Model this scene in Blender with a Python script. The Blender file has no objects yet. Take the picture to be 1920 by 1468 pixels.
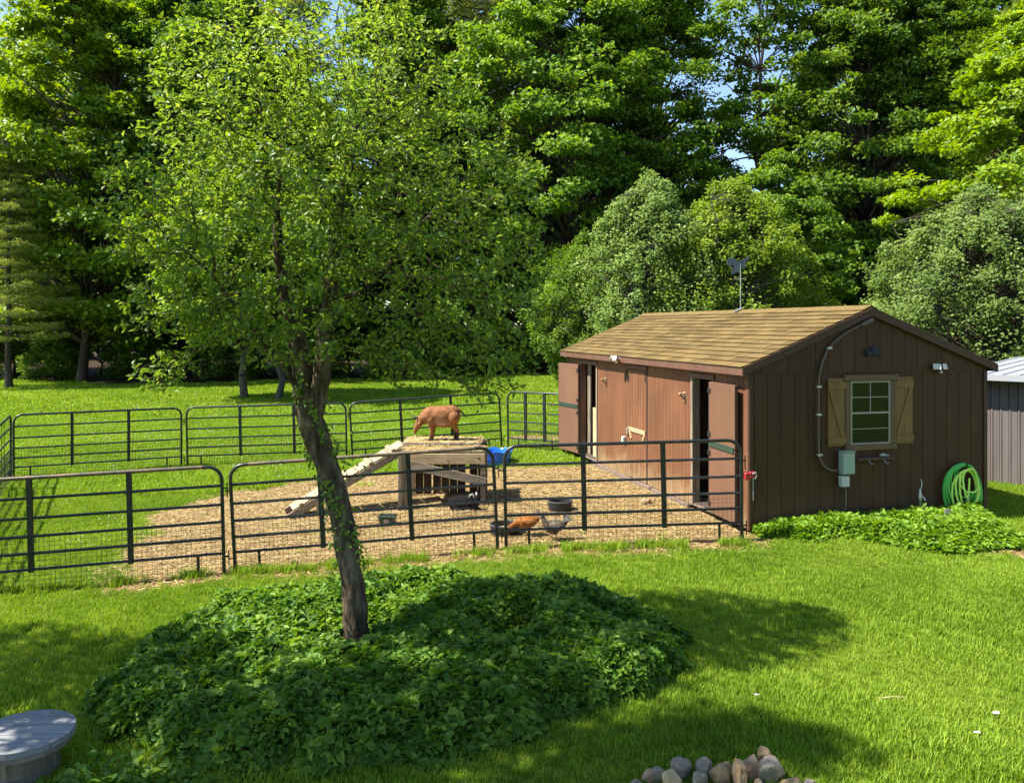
import bpy, bmesh, math, random
import numpy as np
from mathutils import Vector, Matrix, noise as mnoise

R = math.radians
S = bpy.context.scene
COL = S.collection

# ------------------------------------------------------------------ camera, sky, sun, exposure
cam_d = bpy.data.cameras.new('camera')
cam_d.sensor_width = 36.0
cam_d.lens = 29.25
cam_d.shift_y = -0.0635
cam_d.clip_end = 2000
cam = bpy.data.objects.new('camera', cam_d)
COL.objects.link(cam)
cam.location = (0, 0, 2.64)
cam.rotation_euler = (R(90), 0, 0)
S.camera = cam

SUN = Vector((-0.70, -0.11, 1.0)).normalized()          # towards the sun
sun_el = math.asin(SUN.z)
sun_rot = math.atan2(SUN.x, SUN.y)
world = bpy.data.worlds.new('World')
S.world = world
world.use_nodes = True
wn = world.node_tree.nodes; wl = world.node_tree.links
sky = wn.new('ShaderNodeTexSky')
sky.sky_type = 'NISHITA'
sky.sun_disc = False
sky.sun_elevation = sun_el
sky.sun_rotation = sun_rot
sky.altitude = 200
sky.air_density = 1.0
sky.dust_density = 0.25
sky.ozone_density = 2.0
bg = wn['Background']
bg.inputs['Strength'].default_value = 0.105
wl.new(sky.outputs['Color'], bg.inputs['Color'])
sd = bpy.data.lights.new('sun', 'SUN')
sd.energy = 5.0
sd.angle = R(0.5)
sd.color = (1.0, 0.95, 0.84)
sun = bpy.data.objects.new('sun', sd)
COL.objects.link(sun)
sun.rotation_euler = (-SUN).to_track_quat('-Z', 'Y').to_euler()
sun.location = (-20, 10, 30)
S.view_settings.view_transform = 'Standard'
S.view_settings.look = 'None'
S.view_settings.gamma = 1.0
S.view_settings.use_curve_mapping = False
S.view_settings.exposure = 1.36
S.cycles.use_denoising = True
S.cycles.max_bounces = 8
S.cycles.diffuse_bounces = 3
S.cycles.glossy_bounces = 3
S.cycles.transmission_bounces = 4
S.cycles.transparent_max_bounces = 4

# ------------------------------------------------------------------ helpers
def prop(o, label=None, cat=None, group=None, kind=None):
    if label: o['label'] = label
    if cat: o['category'] = cat
    if group: o['group'] = group
    if kind: o['kind'] = kind
    return o

def empty(name, loc=(0, 0, 0), rz=0.0, label=None, cat=None, group=None):
    o = bpy.data.objects.new(name, None)
    COL.objects.link(o)
    o.empty_display_size = 0.2
    o.location = loc
    o.rotation_euler = (0, 0, rz)
    return prop(o, label, cat, group)

def link(name, me, mat=None, parent=None):
    o = bpy.data.objects.new(name, me)
    COL.objects.link(o)
    if mat and not me.materials: me.materials.append(mat)
    if parent is not None: o.parent = parent
    return o

def fast_mesh(name, V, F, tint=None, smooth=False):
    """V (n,3) F (m,k) arrays of equal-sized faces"""
    V = np.asarray(V, np.float32); F = np.asarray(F, np.int32)
    me = bpy.data.meshes.new(name)
    me.vertices.add(len(V)); me.vertices.foreach_set('co', V.ravel())
    m, k = F.shape
    me.loops.add(m * k); me.loops.foreach_set('vertex_index', F.ravel())
    me.polygons.add(m)
    me.polygons.foreach_set('loop_start', np.arange(0, m * k, k, dtype=np.int32))
    me.polygons.foreach_set('loop_total', np.full(m, k, np.int32))
    if smooth: me.polygons.foreach_set('use_smooth', np.ones(m, bool))
    if tint is not None:
        a = me.attributes.new('tint', 'FLOAT', 'POINT')
        a.data.foreach_set('value', np.asarray(tint, np.float32))
    me.update(calc_edges=True)
    return me

class MB:
    def __init__(s): s.v = []; s.f = []
    def add(s, vs, fs):
        o = len(s.v); s.v += [tuple(v) for v in vs]; s.f += [tuple(i + o for i in f) for f in fs]; return s
    def box(s, c, d, rot=None):
        hx, hy, hz = d[0] / 2, d[1] / 2, d[2] / 2
        vs = [Vector((x, y, z)) for x in (-hx, hx) for y in (-hy, hy) for z in (-hz, hz)]
        if rot is not None:
            m = rot if isinstance(rot, Matrix) else Matrix.Rotation(rot[1], 3, rot[0])
            vs = [m @ v for v in vs]
        c = Vector(c)
        return s.add([v + c for v in vs], [(0, 1, 3, 2), (4, 6, 7, 5), (0, 4, 5, 1), (2, 3, 7, 6), (0, 2, 6, 4), (1, 5, 7, 3)])
    def bb(s, x0, x1, y0, y1, z0, z1):
        return s.box(((x0 + x1) / 2, (y0 + y1) / 2, (z0 + z1) / 2), (x1 - x0, y1 - y0, z1 - z0))
    def bar(s, a, b, w, h, up=(0, 0, 1)):
        a = Vector(a); b = Vector(b); d = b - a; L = d.length; d.normalize()
        u = Vector(up); u = (u - d * u.dot(d)).normalized(); r = d.cross(u)
        m = Matrix((d, r, u)).transposed()
        return s.box((a + b) / 2, (L, w, h), m)
    def tube(s, pts, r, n=8, caps=True, closed=False):
        pts = [Vector(p) for p in pts]; k = len(pts)
        rs = r if isinstance(r, (list, tuple)) else [r] * k
        vs = []; ref = None
        for i, p in enumerate(pts):
            if closed: t = pts[(i + 1) % k] - pts[i - 1]
            else: t = pts[min(i + 1, k - 1)] - pts[max(i - 1, 0)]
            t.normalize()
            if ref is None: ref = Vector((0, 0, 1)) if abs(t.z) < .9 else Vector((1, 0, 0))
            ref = (ref - t * ref.dot(t)).normalized(); q = t.cross(ref)
            for j in range(n):
                a = 2 * math.pi * j / n
                vs.append(p + (ref * math.cos(a) + q * math.sin(a)) * rs[i])
        fs = []
        for i in range(k if closed else k - 1):
            i2 = (i + 1) % k
            for j in range(n):
                fs.append((i * n + j, i * n + (j + 1) % n, i2 * n + (j + 1) % n, i2 * n + j))
        if caps and not closed:
            fs.append(tuple(range(n - 1, -1, -1))); fs.append(tuple((k - 1) * n + j for j in range(n)))
        return s.add(vs, fs)
    def lathe(s, prof, n=24, c=(0, 0, 0), noise=0):
        vs = []; k = len(prof)
        for (r, z) in prof:
            for j in range(n):
                a = 2 * math.pi * j / n
                vs.append((c[0] + r * math.cos(a), c[1] + r * math.sin(a), c[2] + z))
        fs = [(i * n + j, i * n + (j + 1) % n, (i + 1) * n + (j + 1) % n, (i + 1) * n + j) for i in range(k - 1) for j in range(n)]
        fs.append(tuple(range(n - 1, -1, -1))); fs.append(tuple((k - 1) * n + j for j in range(n)))
        return s.add(vs, fs)
    def prism(s, poly, axis, t0, t1):
        """poly list of 2D points; axis the extrusion axis ('x','y','z')"""
        def P(a, b, t): return {'x': (t, a, b), 'y': (a, t, b), 'z': (a, b, t)}[axis]
        n = len(poly)
        vs = [P(a, b, t0) for a, b in poly] + [P(a, b, t1) for a, b in poly]
        fs = [tuple(range(n - 1, -1, -1)), tuple(range(n, 2 * n))] + [(i, (i + 1) % n, n + (i + 1) % n, n + i) for i in range(n)]
        return s.add(vs, fs)
    def mesh(s, name, bevel=0, smooth=False):
        me = bpy.data.meshes.new(name)
        me.from_pydata(s.v, [], s.f)
        bm = bmesh.new(); bm.from_mesh(me)
        bmesh.ops.recalc_face_normals(bm, faces=bm.faces)
        if bevel: bmesh.ops.bevel(bm, geom=bm.edges[:], offset=bevel, segments=1, affect='EDGES', profile=.5)
        bm.to_mesh(me); bm.free()
        if smooth:
            me.polygons.foreach_set('use_smooth', np.ones(len(me.polygons), bool))
            me.set_sharp_from_angle(angle=R(40))
        return me
    def build(s, name, mat, parent=None, bevel=0, smooth=False):
        me = s.mesh(name, bevel, smooth); me.materials.append(mat)
        return link(name, me, None, parent)

def clone(o, name=None, parent=None):
    c = o.copy(); COL.objects.link(c); c.parent = parent
    return c

def clone_tree(o, parent=None):
    c = clone(o, None, parent)
    for ch in o.children: clone_tree(ch, c)
    return c

# ------------------------------------------------------------------ materials
def mat(name, col=(.5, .5, .5), rough=.6, metal=0.0, spec=.5):
    m = bpy.data.materials.new(name); m.use_nodes = True
    b = m.node_tree.nodes['Principled BSDF']
    b.inputs['Base Color'].default_value = (*col, 1)
    b.inputs['Roughness'].default_value = rough
    b.inputs['Metallic'].default_value = metal
    b.inputs['Specular IOR Level'].default_value = spec
    return m

def N(m, t, **kw):
    n = m.node_tree.nodes.new(t)
    for k, v in kw.items(): setattr(n, k, v)
    return n
def L(m, a, b): m.node_tree.links.new(a, b)

def ramp(m, stops, fac=None):
    n = N(m, 'ShaderNodeValToRGB'); cr = n.color_ramp
    while len(cr.elements) < len(stops): cr.elements.new(.5)
    for e, (p, c) in zip(cr.elements, stops): e.position = p; e.color = (*c, 1)
    if fac is not None: L(m, fac, n.inputs['Fac'])
    return n

def noisy(name, c1, c2, scale=(5, 5, 5), rough=.7, detail=6, bump=0.0, metal=0, spec=.4, c3=None, lo=.35, hi=.65, rnd=0.0, coord='Object', bdist=.01, mud=None):
    m = mat(name, c1, rough, metal, spec)
    b = m.node_tree.nodes['Principled BSDF']
    tc = N(m, 'ShaderNodeTexCoord'); mp = N(m, 'ShaderNodeMapping'); mp.inputs['Scale'].default_value = scale
    src = tc.outputs[coord]
    oi = N(m, 'ShaderNodeObjectInfo')
    if coord == 'Object':      # shift the grain from piece to piece
        ad = N(m, 'ShaderNodeVectorMath', operation='MULTIPLY_ADD')
        cb = N(m, 'ShaderNodeCombineXYZ')
        for i in range(3): L(m, oi.outputs['Random'], cb.inputs[i])
        ad.inputs[1].default_value = (37, 53, 71)
        L(m, cb.outputs[0], ad.inputs[0]); L(m, src, ad.inputs[2]); src = ad.outputs[0]
    L(m, src, mp.inputs['Vector'])
    nz = N(m, 'ShaderNodeTexNoise'); nz.inputs['Scale'].default_value = 1; nz.inputs['Detail'].default_value = detail
    nz.inputs['Roughness'].default_value = .62
    L(m, mp.outputs[0], nz.inputs['Vector'])
    stops = [(lo, c1), (hi, c2)] if c3 is None else [(lo, c1), ((lo + hi) / 2, c2), (hi, c3)]
    r = ramp(m, stops, nz.outputs['Fac'])
    out = r.outputs['Color']
    if rnd:
        hs = N(m, 'ShaderNodeHueSaturation'); mr = N(m, 'ShaderNodeMapRange')
        mr.inputs['To Min'].default_value = 1 - rnd; mr.inputs['To Max'].default_value = 1 + rnd
        L(m, oi.outputs['Random'], mr.inputs['Value']); L(m, mr.outputs[0], hs.inputs['Value']); L(m, out, hs.inputs['Color']); out = hs.outputs[0]
    L(m, out, b.inputs['Base Color'])
    if mud:
        sp = N(m, 'ShaderNodeSeparateXYZ'); L(m, tc.outputs['Object'], sp.inputs[0])
        n2 = N(m, 'ShaderNodeTexNoise'); n2.inputs['Scale'].default_value = 3.5; n2.inputs['Detail'].default_value = 8; n2.inputs['Roughness'].default_value = .7
        L(m, src, n2.inputs['Vector'])
        ma = N(m, 'ShaderNodeMath', operation='MULTIPLY_ADD'); ma.inputs[1].default_value = -1.1; L(m, n2.outputs['Fac'], ma.inputs[0]); L(m, sp.outputs['Z'], ma.inputs[2])
        mr2 = N(m, 'ShaderNodeMapRange'); mr2.inputs['From Min'].default_value = -.10; mr2.inputs['From Max'].default_value = -.50; mr2.inputs['To Max'].default_value = .75
        L(m, ma.outputs[0], mr2.inputs['Value'])
        x2 = N(m, 'ShaderNodeMix', data_type='RGBA'); L(m, mr2.outputs[0], x2.inputs[0]); L(m, out, x2.inputs[6]); x2.inputs[7].default_value = (*mud, 1)
        n3 = N(m, 'ShaderNodeTexNoise'); n3.inputs['Scale'].default_value = 1.3; n3.inputs['Detail'].default_value = 7
        L(m, src, n3.inputs['Vector'])
        r3 = ramp(m, [(.3, (.80, .80, .80)), (.7, (1.18, 1.16, 1.14))], n3.outputs['Fac'])
        x3 = N(m, 'ShaderNodeMix', data_type='RGBA', blend_type='MULTIPLY'); x3.inputs[0].default_value = 1
        L(m, x2.outputs[2], x3.inputs[6]); L(m, r3.outputs[0], x3.inputs[7]); out = x3.outputs[2]
        L(m, out, b.inputs['Base Color'])
    if bump:
        bp = N(m, 'ShaderNodeBump'); bp.inputs['Strength'].default_value = bump; bp.inputs['Distance'].default_value = bdist
        L(m, nz.outputs['Fac'], bp.inputs['Height']); L(m, bp.outputs[0], b.inputs['Normal'])
    return m

def leaf_mat(name, c1, c2, c3, trans=.35, rough=.45, spec=.35, objvar=.12):
    m = mat(name, c1, rough, 0, spec)
    nt = m.node_tree; b = nt.nodes['Principled BSDF']; out = nt.nodes['Material Output']
    at = N(m, 'ShaderNodeAttribute'); at.attribute_name = 'tint'
    r = ramp(m, [(0, c1), (.5, c2), (1, c3)], at.outputs['Fac'])
    hs = N(m, 'ShaderNodeHueSaturation'); mr = N(m, 'ShaderNodeMapRange'); oi = N(m, 'ShaderNodeObjectInfo')
    mr.inputs['To Min'].default_value = 1 - objvar; mr.inputs['To Max'].default_value = 1 + objvar
    L(m, oi.outputs['Random'], mr.inputs['Value']); L(m, mr.outputs[0], hs.inputs['Value']); L(m, r.outputs[0], hs.inputs['Color'])
    L(m, hs.outputs[0], b.inputs['Base Color'])
    tr = N(m, 'ShaderNodeBsdfTranslucent')
    h2 = N(m, 'ShaderNodeHueSaturation'); h2.inputs['Value'].default_value = 1.5; h2.inputs['Saturation'].default_value = 1.1; h2.inputs['Hue'].default_value = .488
    L(m, hs.outputs[0], h2.inputs['Color']); L(m, h2.outputs[0], tr.inputs['Color'])
    mx = N(m, 'ShaderNodeMixShader'); mx.inputs[0].default_value = trans
    L(m, b.outputs[0], mx.inputs[1]); L(m, tr.outputs[0], mx.inputs[2]); L(m, mx.outputs[0], out.inputs['Surface'])
    return m

M = {}
M['grass'] = leaf_mat('grass_blade', (.085, .160, .010), (.19, .315, .019), (.35, .44, .06), .35, .6, .15, .10)
M['cover'] = leaf_mat('ground_cover_leaf', (.05, .125, .015), (.11, .222, .024), (.24, .35, .045), .36, .5, .22, 0)
M['apple'] = leaf_mat('apple_leaf', (.08, .152, .019), (.185, .29, .037), (.345, .43, .08), .45, .42, .35, .03)
M['maple'] = leaf_mat('maple_leaf', (.045, .108, .014), (.115, .21, .021), (.225, .325, .037), .40, .5, .25, .18)
M['maple_yellow'] = leaf_mat('young_maple_leaf', (.10, .19, .012), (.19, .30, .018), (.30, .40, .03), .42, .45, .3, .08)
M['pine'] = leaf_mat('pine_needle', (.09, .135, .026), (.20, .245, .045), (.34, .37, .08), .34, .6, .2, .12)
M['bush'] = leaf_mat('small_tree_leaf', (.085, .15, .034), (.17, .255, .06), (.29, .375, .105), .4, .5, .25, .10)  # slight blue in the leaf colour stands in for haze
M['clover'] = mat('clover_flower', (.7, .7, .62), .8)
M['bark'] = noisy('apple_bark', (0.027, 0.018, 0.012), (0.105, 0.075, 0.049), (16, 16, 4.5), .95, 9, 1.0, c3=(0.255, 0.210, 0.152), lo=.32, hi=.72, bdist=.05, spec=.15)
M['bark_dark'] = noisy('forest_bark', (.03, .022, .016), (.11, .085, .065), (3, 3, .8), .92, 6, .7, lo=.3, hi=.7, bdist=.05)
M['bark_grey'] = noisy('grey_bark', (.05, .042, .032), (.13, .112, .088), (5, 5, 1.2), .9, 6, .5, lo=.3, hi=.7, bdist=.03)
M['siding'] = noisy('brown_siding', (0.152, 0.064, 0.030), (0.191, 0.085, 0.042), (16, 16, .9), .62, 6, .25, rnd=.07, bdist=.003, spec=.3, mud=(0.285, 0.207, 0.106))
M['siding_gable_shade'] = noisy('shade_toned_siding', (0.050, 0.021, 0.007), (0.067, 0.028, 0.009), (16, 16, .9), .62, 6, .25, rnd=.06, bdist=.003, spec=.3, mud=(0.081, 0.048, 0.022))  # same brown siding, the gable's shade put into a darker colour
M['trim'] = noisy('brown_trim', (0.108, 0.052, 0.033), (0.151, 0.074, 0.049), (8, 8, 3), .6, 5, .15, rnd=.04, bdist=.003)
M['gable_trim_shade'] = noisy('gable_trim_shade', (0.053, 0.022, 0.008), (0.071, 0.029, 0.010), (8, 8, 3), .6, 5, .15, bdist=.003)  # trim brown darkened to carry the shade of the gable side
M['door_in'] = noisy('plywood_brown', (0.138, 0.065, 0.036), (0.187, 0.094, 0.055), (3, 3, 1.5), .6, 6, .1, rnd=.05, lo=.25, hi=.8, bdist=.003)
M['door_edge'] = mat('door_edge', (.085, .042, .028), .7)
M['window_trim'] = noisy('tan_trim', (0.107, 0.062, 0.028), (0.136, 0.078, 0.036), (6, 6, 3), .6, 5, .1, bdist=.002)
M['shutter'] = noisy('shutter_stain', (0.168, 0.088, 0.024), (0.218, 0.115, 0.033), (14, 14, 1.5), .6, 6, .2, rnd=.05, bdist=.002)
M['shingle'] = noisy('tan_shingle', (0.083, 0.052, 0.018), (0.142, 0.095, 0.035), (70, 70, 70), .9, 3, .5, rnd=.25, c3=(0.183, 0.128, 0.051), bdist=.004, spec=.15)
M['shingle_edge'] = mat('shingle_base', (.10, .065, .04), .9)
M['old_wood'] = noisy('raw_wood', (0.320, 0.224, 0.120), (0.496, 0.368, 0.216), (4, 30, 30), .7, 6, .2, rnd=.08, bdist=.002)
M['grey_wood'] = noisy('weathered_wood', (0.136, 0.104, 0.072), (0.288, 0.232, 0.168), (3, 22, 22), .8, 6, .3, rnd=.12, bdist=.003)
M['grey_wood_z'] = noisy('weathered_wood_upright', (0.120, 0.092, 0.064), (0.264, 0.212, 0.152), (22, 22, 3), .8, 6, .3, rnd=.12, bdist=.003)
M['dark_wood'] = noisy('dark_plank', (.045, .028, .02), (.10, .065, .045), (22, 22, 2), .85, 6, .3, rnd=.2, bdist=.003)
M['osb'] = noisy('pale_board', (0.400, 0.288, 0.144), (0.576, 0.464, 0.264), (14, 14, 6), .7, 5, .1, rnd=.03)
M['steel'] = noisy('green_black_tube', (0.010, 0.012, 0.012), (0.024, 0.026, 0.025), (9, 9, 9), .38, 5, .05, spec=.55, rnd=.1, metal=0.15)
M['steel_brown'] = noisy('brown_tube', (.06, .055, .04), (.20, .13, .075), (7, 7, 7), .5, 5, .1, spec=.5)  # brownish tone for the near top rails
M['wire'] = mat('galvanised_wire', (.045, .045, .042), .5, .3)
M['metal'] = mat('zinc', (.45, .45, .43), .4, .8)
M['rubber'] = noisy('black_rubber', (0.011, 0.011, 0.011), (0.024, 0.024, 0.025), (15, 15, 15), .55, 4, .1)
M['rim'] = mat('rubber_rim', (0.060, 0.060, 0.063), .35)
M['green_tub'] = mat('dark_green_plastic', (0.028, 0.052, 0.036), .45)
M['blue'] = mat('blue_plastic', (.01, .12, .62), .3)
M['water'] = mat('water', (.03, .05, .06), .05)
M['logo'] = mat('printed_emblem', (.36, .23, .19), .6)
M['logo2'] = mat('emblem_outline', (.45, .44, .38), .6)
M['red'] = mat('red_latch', (.40, .02, .025), .45)
M['white'] = mat('white_plastic', (0.473, 0.473, 0.441), .5)
M['vinyl'] = mat('window_vinyl', (0.294, 0.266, 0.210), .5)
M['box_green'] = mat('pale_green_enclosure', (0.280, 0.350, 0.294), .45)
M['conduit'] = mat('brown_painted_conduit', (0.105, 0.073, 0.049), .5)
M['vane'] = noisy('slate_sheet_metal', (.05, .07, .095), (.085, .11, .14), (6, 6, 6), .5, 4, 0, spec=.4, metal=.3)
M['iron'] = mat('blue_black_iron', (.018, .026, .045), .45, .5)
M['lamp'] = mat('lamp_lens', (.55, .53, .46), .3)
M['lamp_body'] = mat('lamp_housing', (.30, .28, .26), .45)
M['hose'] = noisy('green_hose', (0.075, 0.450, 0.075), (0.150, 0.600, 0.105), (10, 10, 10), .4, 3, 0)  # green raised to stand in for sun on the coils
M['hose_sunlit'] = noisy('sun_toned_hose', (0.515, 0.826, 0.105), (0.702, 0.990, 0.180), (10, 10, 10), .4, 3, 0)  # paler copy of the hose green, sunlight put into the colour
M['glass'] = mat('window_glass', (.008, .010, .007), .03, 0, .4)
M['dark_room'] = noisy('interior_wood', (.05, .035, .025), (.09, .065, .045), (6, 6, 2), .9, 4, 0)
M['fur_brown'] = None
M['horn'] = mat('horn', (.10, .08, .06), .5)
M['horn_pale'] = mat('pale_horn', (.50, .46, .40), .5)
M['eye'] = mat('eye', (.01, .008, .006), .15)
M['hoof'] = mat('hoof', (.03, .024, .02), .6)
M['comb'] = mat('red_comb', (.45, .03, .02), .6)
M['beak'] = mat('beak', (.45, .28, .10), .5)
M['shank'] = mat('hen_shank', (.42, .30, .14), .6)
M['table'] = noisy('weathered_table_plank', (0.163, 0.165, 0.170), (0.263, 0.263, 0.269), (2, 26, 26), .8, 6, .25, rnd=.08, bdist=.002)
M['table_rim'] = noisy('table_edge', (.16, .13, .11), (.28, .23, .2), (9, 9, 20), .8, 5, .3)
M['metal_wall'] = noisy('grey_metal_cladding', (0.116, 0.095, 0.088), (0.150, 0.126, 0.119), (6, 6, .8), .55, 4, .05, rnd=.04)
M['metal_roof'] = mat('white_metal_roof', (0.397, 0.410, 0.435), .4, .2)
M['skid'] = noisy('old_skid', (.12, .085, .06), (.22, .16, .12), (3, 20, 20), .85, 4, .2)

def straw_mat():
    m = mat('straw', (.6, .42, .18), .75, 0, .3)
    b = m.node_tree.nodes['Principled BSDF']
    at = N(m, 'ShaderNodeAttribute'); at.attribute_name = 'tint'
    r = ramp(m, [(0, (.105, .064, .024)), (.45, (.335, .228, .089)), (1, (.53, .395, .182))], at.outputs['Fac'])
    L(m, r.outputs[0], b.inputs['Base Color'])
    return m
M['straw'] = straw_mat()

def rock_mat(name, a, b_, c):
    return noisy(name, a, b_, (14, 14, 14), .85, 8, .6, c3=c, lo=.3, hi=.7, bdist=.01)
M['rock_grey'] = rock_mat('grey_stone', (0.135, 0.112, 0.081), (0.242, 0.195, 0.137), (0.378, 0.296, 0.203))
M['rock_tan'] = rock_mat('tan_stone', (0.189, 0.118, 0.058), (0.318, 0.207, 0.109), (0.459, 0.324, 0.175))
M['rock_pink'] = rock_mat('pink_stone', (0.203, 0.112, 0.066), (0.338, 0.202, 0.117), (0.432, 0.286, 0.178))
M['rock_pale'] = rock_mat('pale_stone', (0.324, 0.224, 0.104), (0.473, 0.341, 0.170), (0.594, 0.448, 0.249))

# ------------------------------------------------------------------ terrain
def tz(x, y):
    x = np.asarray(x, float); y = np.asarray(y, float)
    z = np.where(x < 0, .28 * np.tanh(.22 * x), .08 * np.tanh(.3 * x)) - .05
    z = z + .02 * np.sin(x * .9 + 1.3) * np.sin(y * .7 + .4) * np.clip((y - 11) / 6, 0, 1)
    return z
def gz(x, y): return float(tz(x, y))

STRAW_POLY = np.array([(-4.3, 9.25), (-4.9, 10.4), (-5.3, 12), (-5.5, 13.3), (-5.1, 14.5), (-3.6, 15.7), (-1.2, 16.0), (.9, 15.9), (1.6, 16.2), (3.2, 10.8), (2.9, 9.95), (1.0, 9.78), (-.5, 9.72), (-2.6, 9.45)])
def poly_sd(P, poly):
    """signed distance (negative inside) of points to a polygon"""
    d = np.full(len(P), 1e9); ins = np.zeros(len(P), bool); n = len(poly)
    for i in range(n):
        a = poly[i]; b = poly[(i + 1) % n]; e = b - a; w = P - a
        t = np.clip((w @ e) / (e @ e), 0, 1); q = w - t[:, None] * e
        d = np.minimum(d, np.hypot(q[:, 0], q[:, 1]))
        c = ((a[1] <= P[:, 1]) & (b[1] > P[:, 1])) | ((b[1] <= P[:, 1]) & (a[1] > P[:, 1]))
        with np.errstate(divide='ignore', invalid='ignore'):
            xi = a[0] + (P[:, 1] - a[1]) / (b[1] - a[1]) * e[0]
        ins ^= c & (P[:, 0] < xi)
    return np.where(ins, -d, d)

def wob(x, y, s=1.0, k=0.0):
    return (np.sin(x * 1.7 * s + 2.1 * np.sin(y * 1.3 * s + k)) + np.sin(y * 2.3 * s + 1.9 * np.sin(x * 1.9 * s + 2 * k + 1)) + .6 * np.sin((x + y) * 4.1 * s + k)) / 2.6

def straw_amt(x, y):
    P = np.stack([x, y], 1)
    d = poly_sd(P, STRAW_POLY) + .28 * wob(x, y, 1.2) * np.clip((-x - 1.5) / 2, .12, 1) + .10 * wob(x, y, 4)
    a = np.clip(.5 - d / .9, 0, 1)
    a2 = np.clip(1.1 - np.hypot((x - 6.15) / .95, (y - 9.5) / .45) + .3 * wob(x, y, 2), 0, 1)       # bare patch by the shed plants
    a3 = np.clip(1.2 - np.hypot((x - .9) / 1.3, (y - 19.8) / .7) + .4 * wob(x, y, 1.5), 0, 1)      # hay spilled behind the pen
    return np.maximum(np.maximum(a, a2), a3)

def forest_edge(x):
    return 45.5 + 2.5 * np.sin(x * .13 + 1.0) + 1.2 * np.sin(x * .41)

def litter_amt(x, y):
    return np.clip((y - forest_edge(x)) / 3.0 + .5 + .4 * wob(x, y, .7), 0, 1)

BC = (-1.00, 6.90); BR = (2.32, 1.74)
def bed_sd(x, y):
    th = np.arctan2((y - BC[1]) / BR[1], (x - BC[0]) / BR[0])
    r = np.hypot((x - BC[0]) / BR[0], (y - BC[1]) / BR[1])
    edge = 1 + .035 * np.sin(3 * th + 1) + .03 * np.sin(5 * th + 2.2) + .02 * np.sin(9 * th) + .018 * np.sin(23 * th + 1) + .012 * np.sin(41 * th)
    return (r - edge)       # <0 inside

# shed frame: local a (along gable, left to right), l (into depth), z
SH = Vector((3.016, 10.557, 0.0)); PHI = .261
SG = Vector((math.cos(PHI), math.sin(PHI), 0)); SB = Vector((-math.sin(PHI), math.cos(PHI), 0))
SW, SL = 3.66, 7.2
def in_shed(x, y, m=0.0):
    dx = x - SH.x; dy = y - SH.y
    a = dx * SG.x + dy * SG.y; l = dx * SB.x + dy * SB.y
    return (a > -m) & (a < SW + m) & (l > -m) & (l < SL + m)

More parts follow.
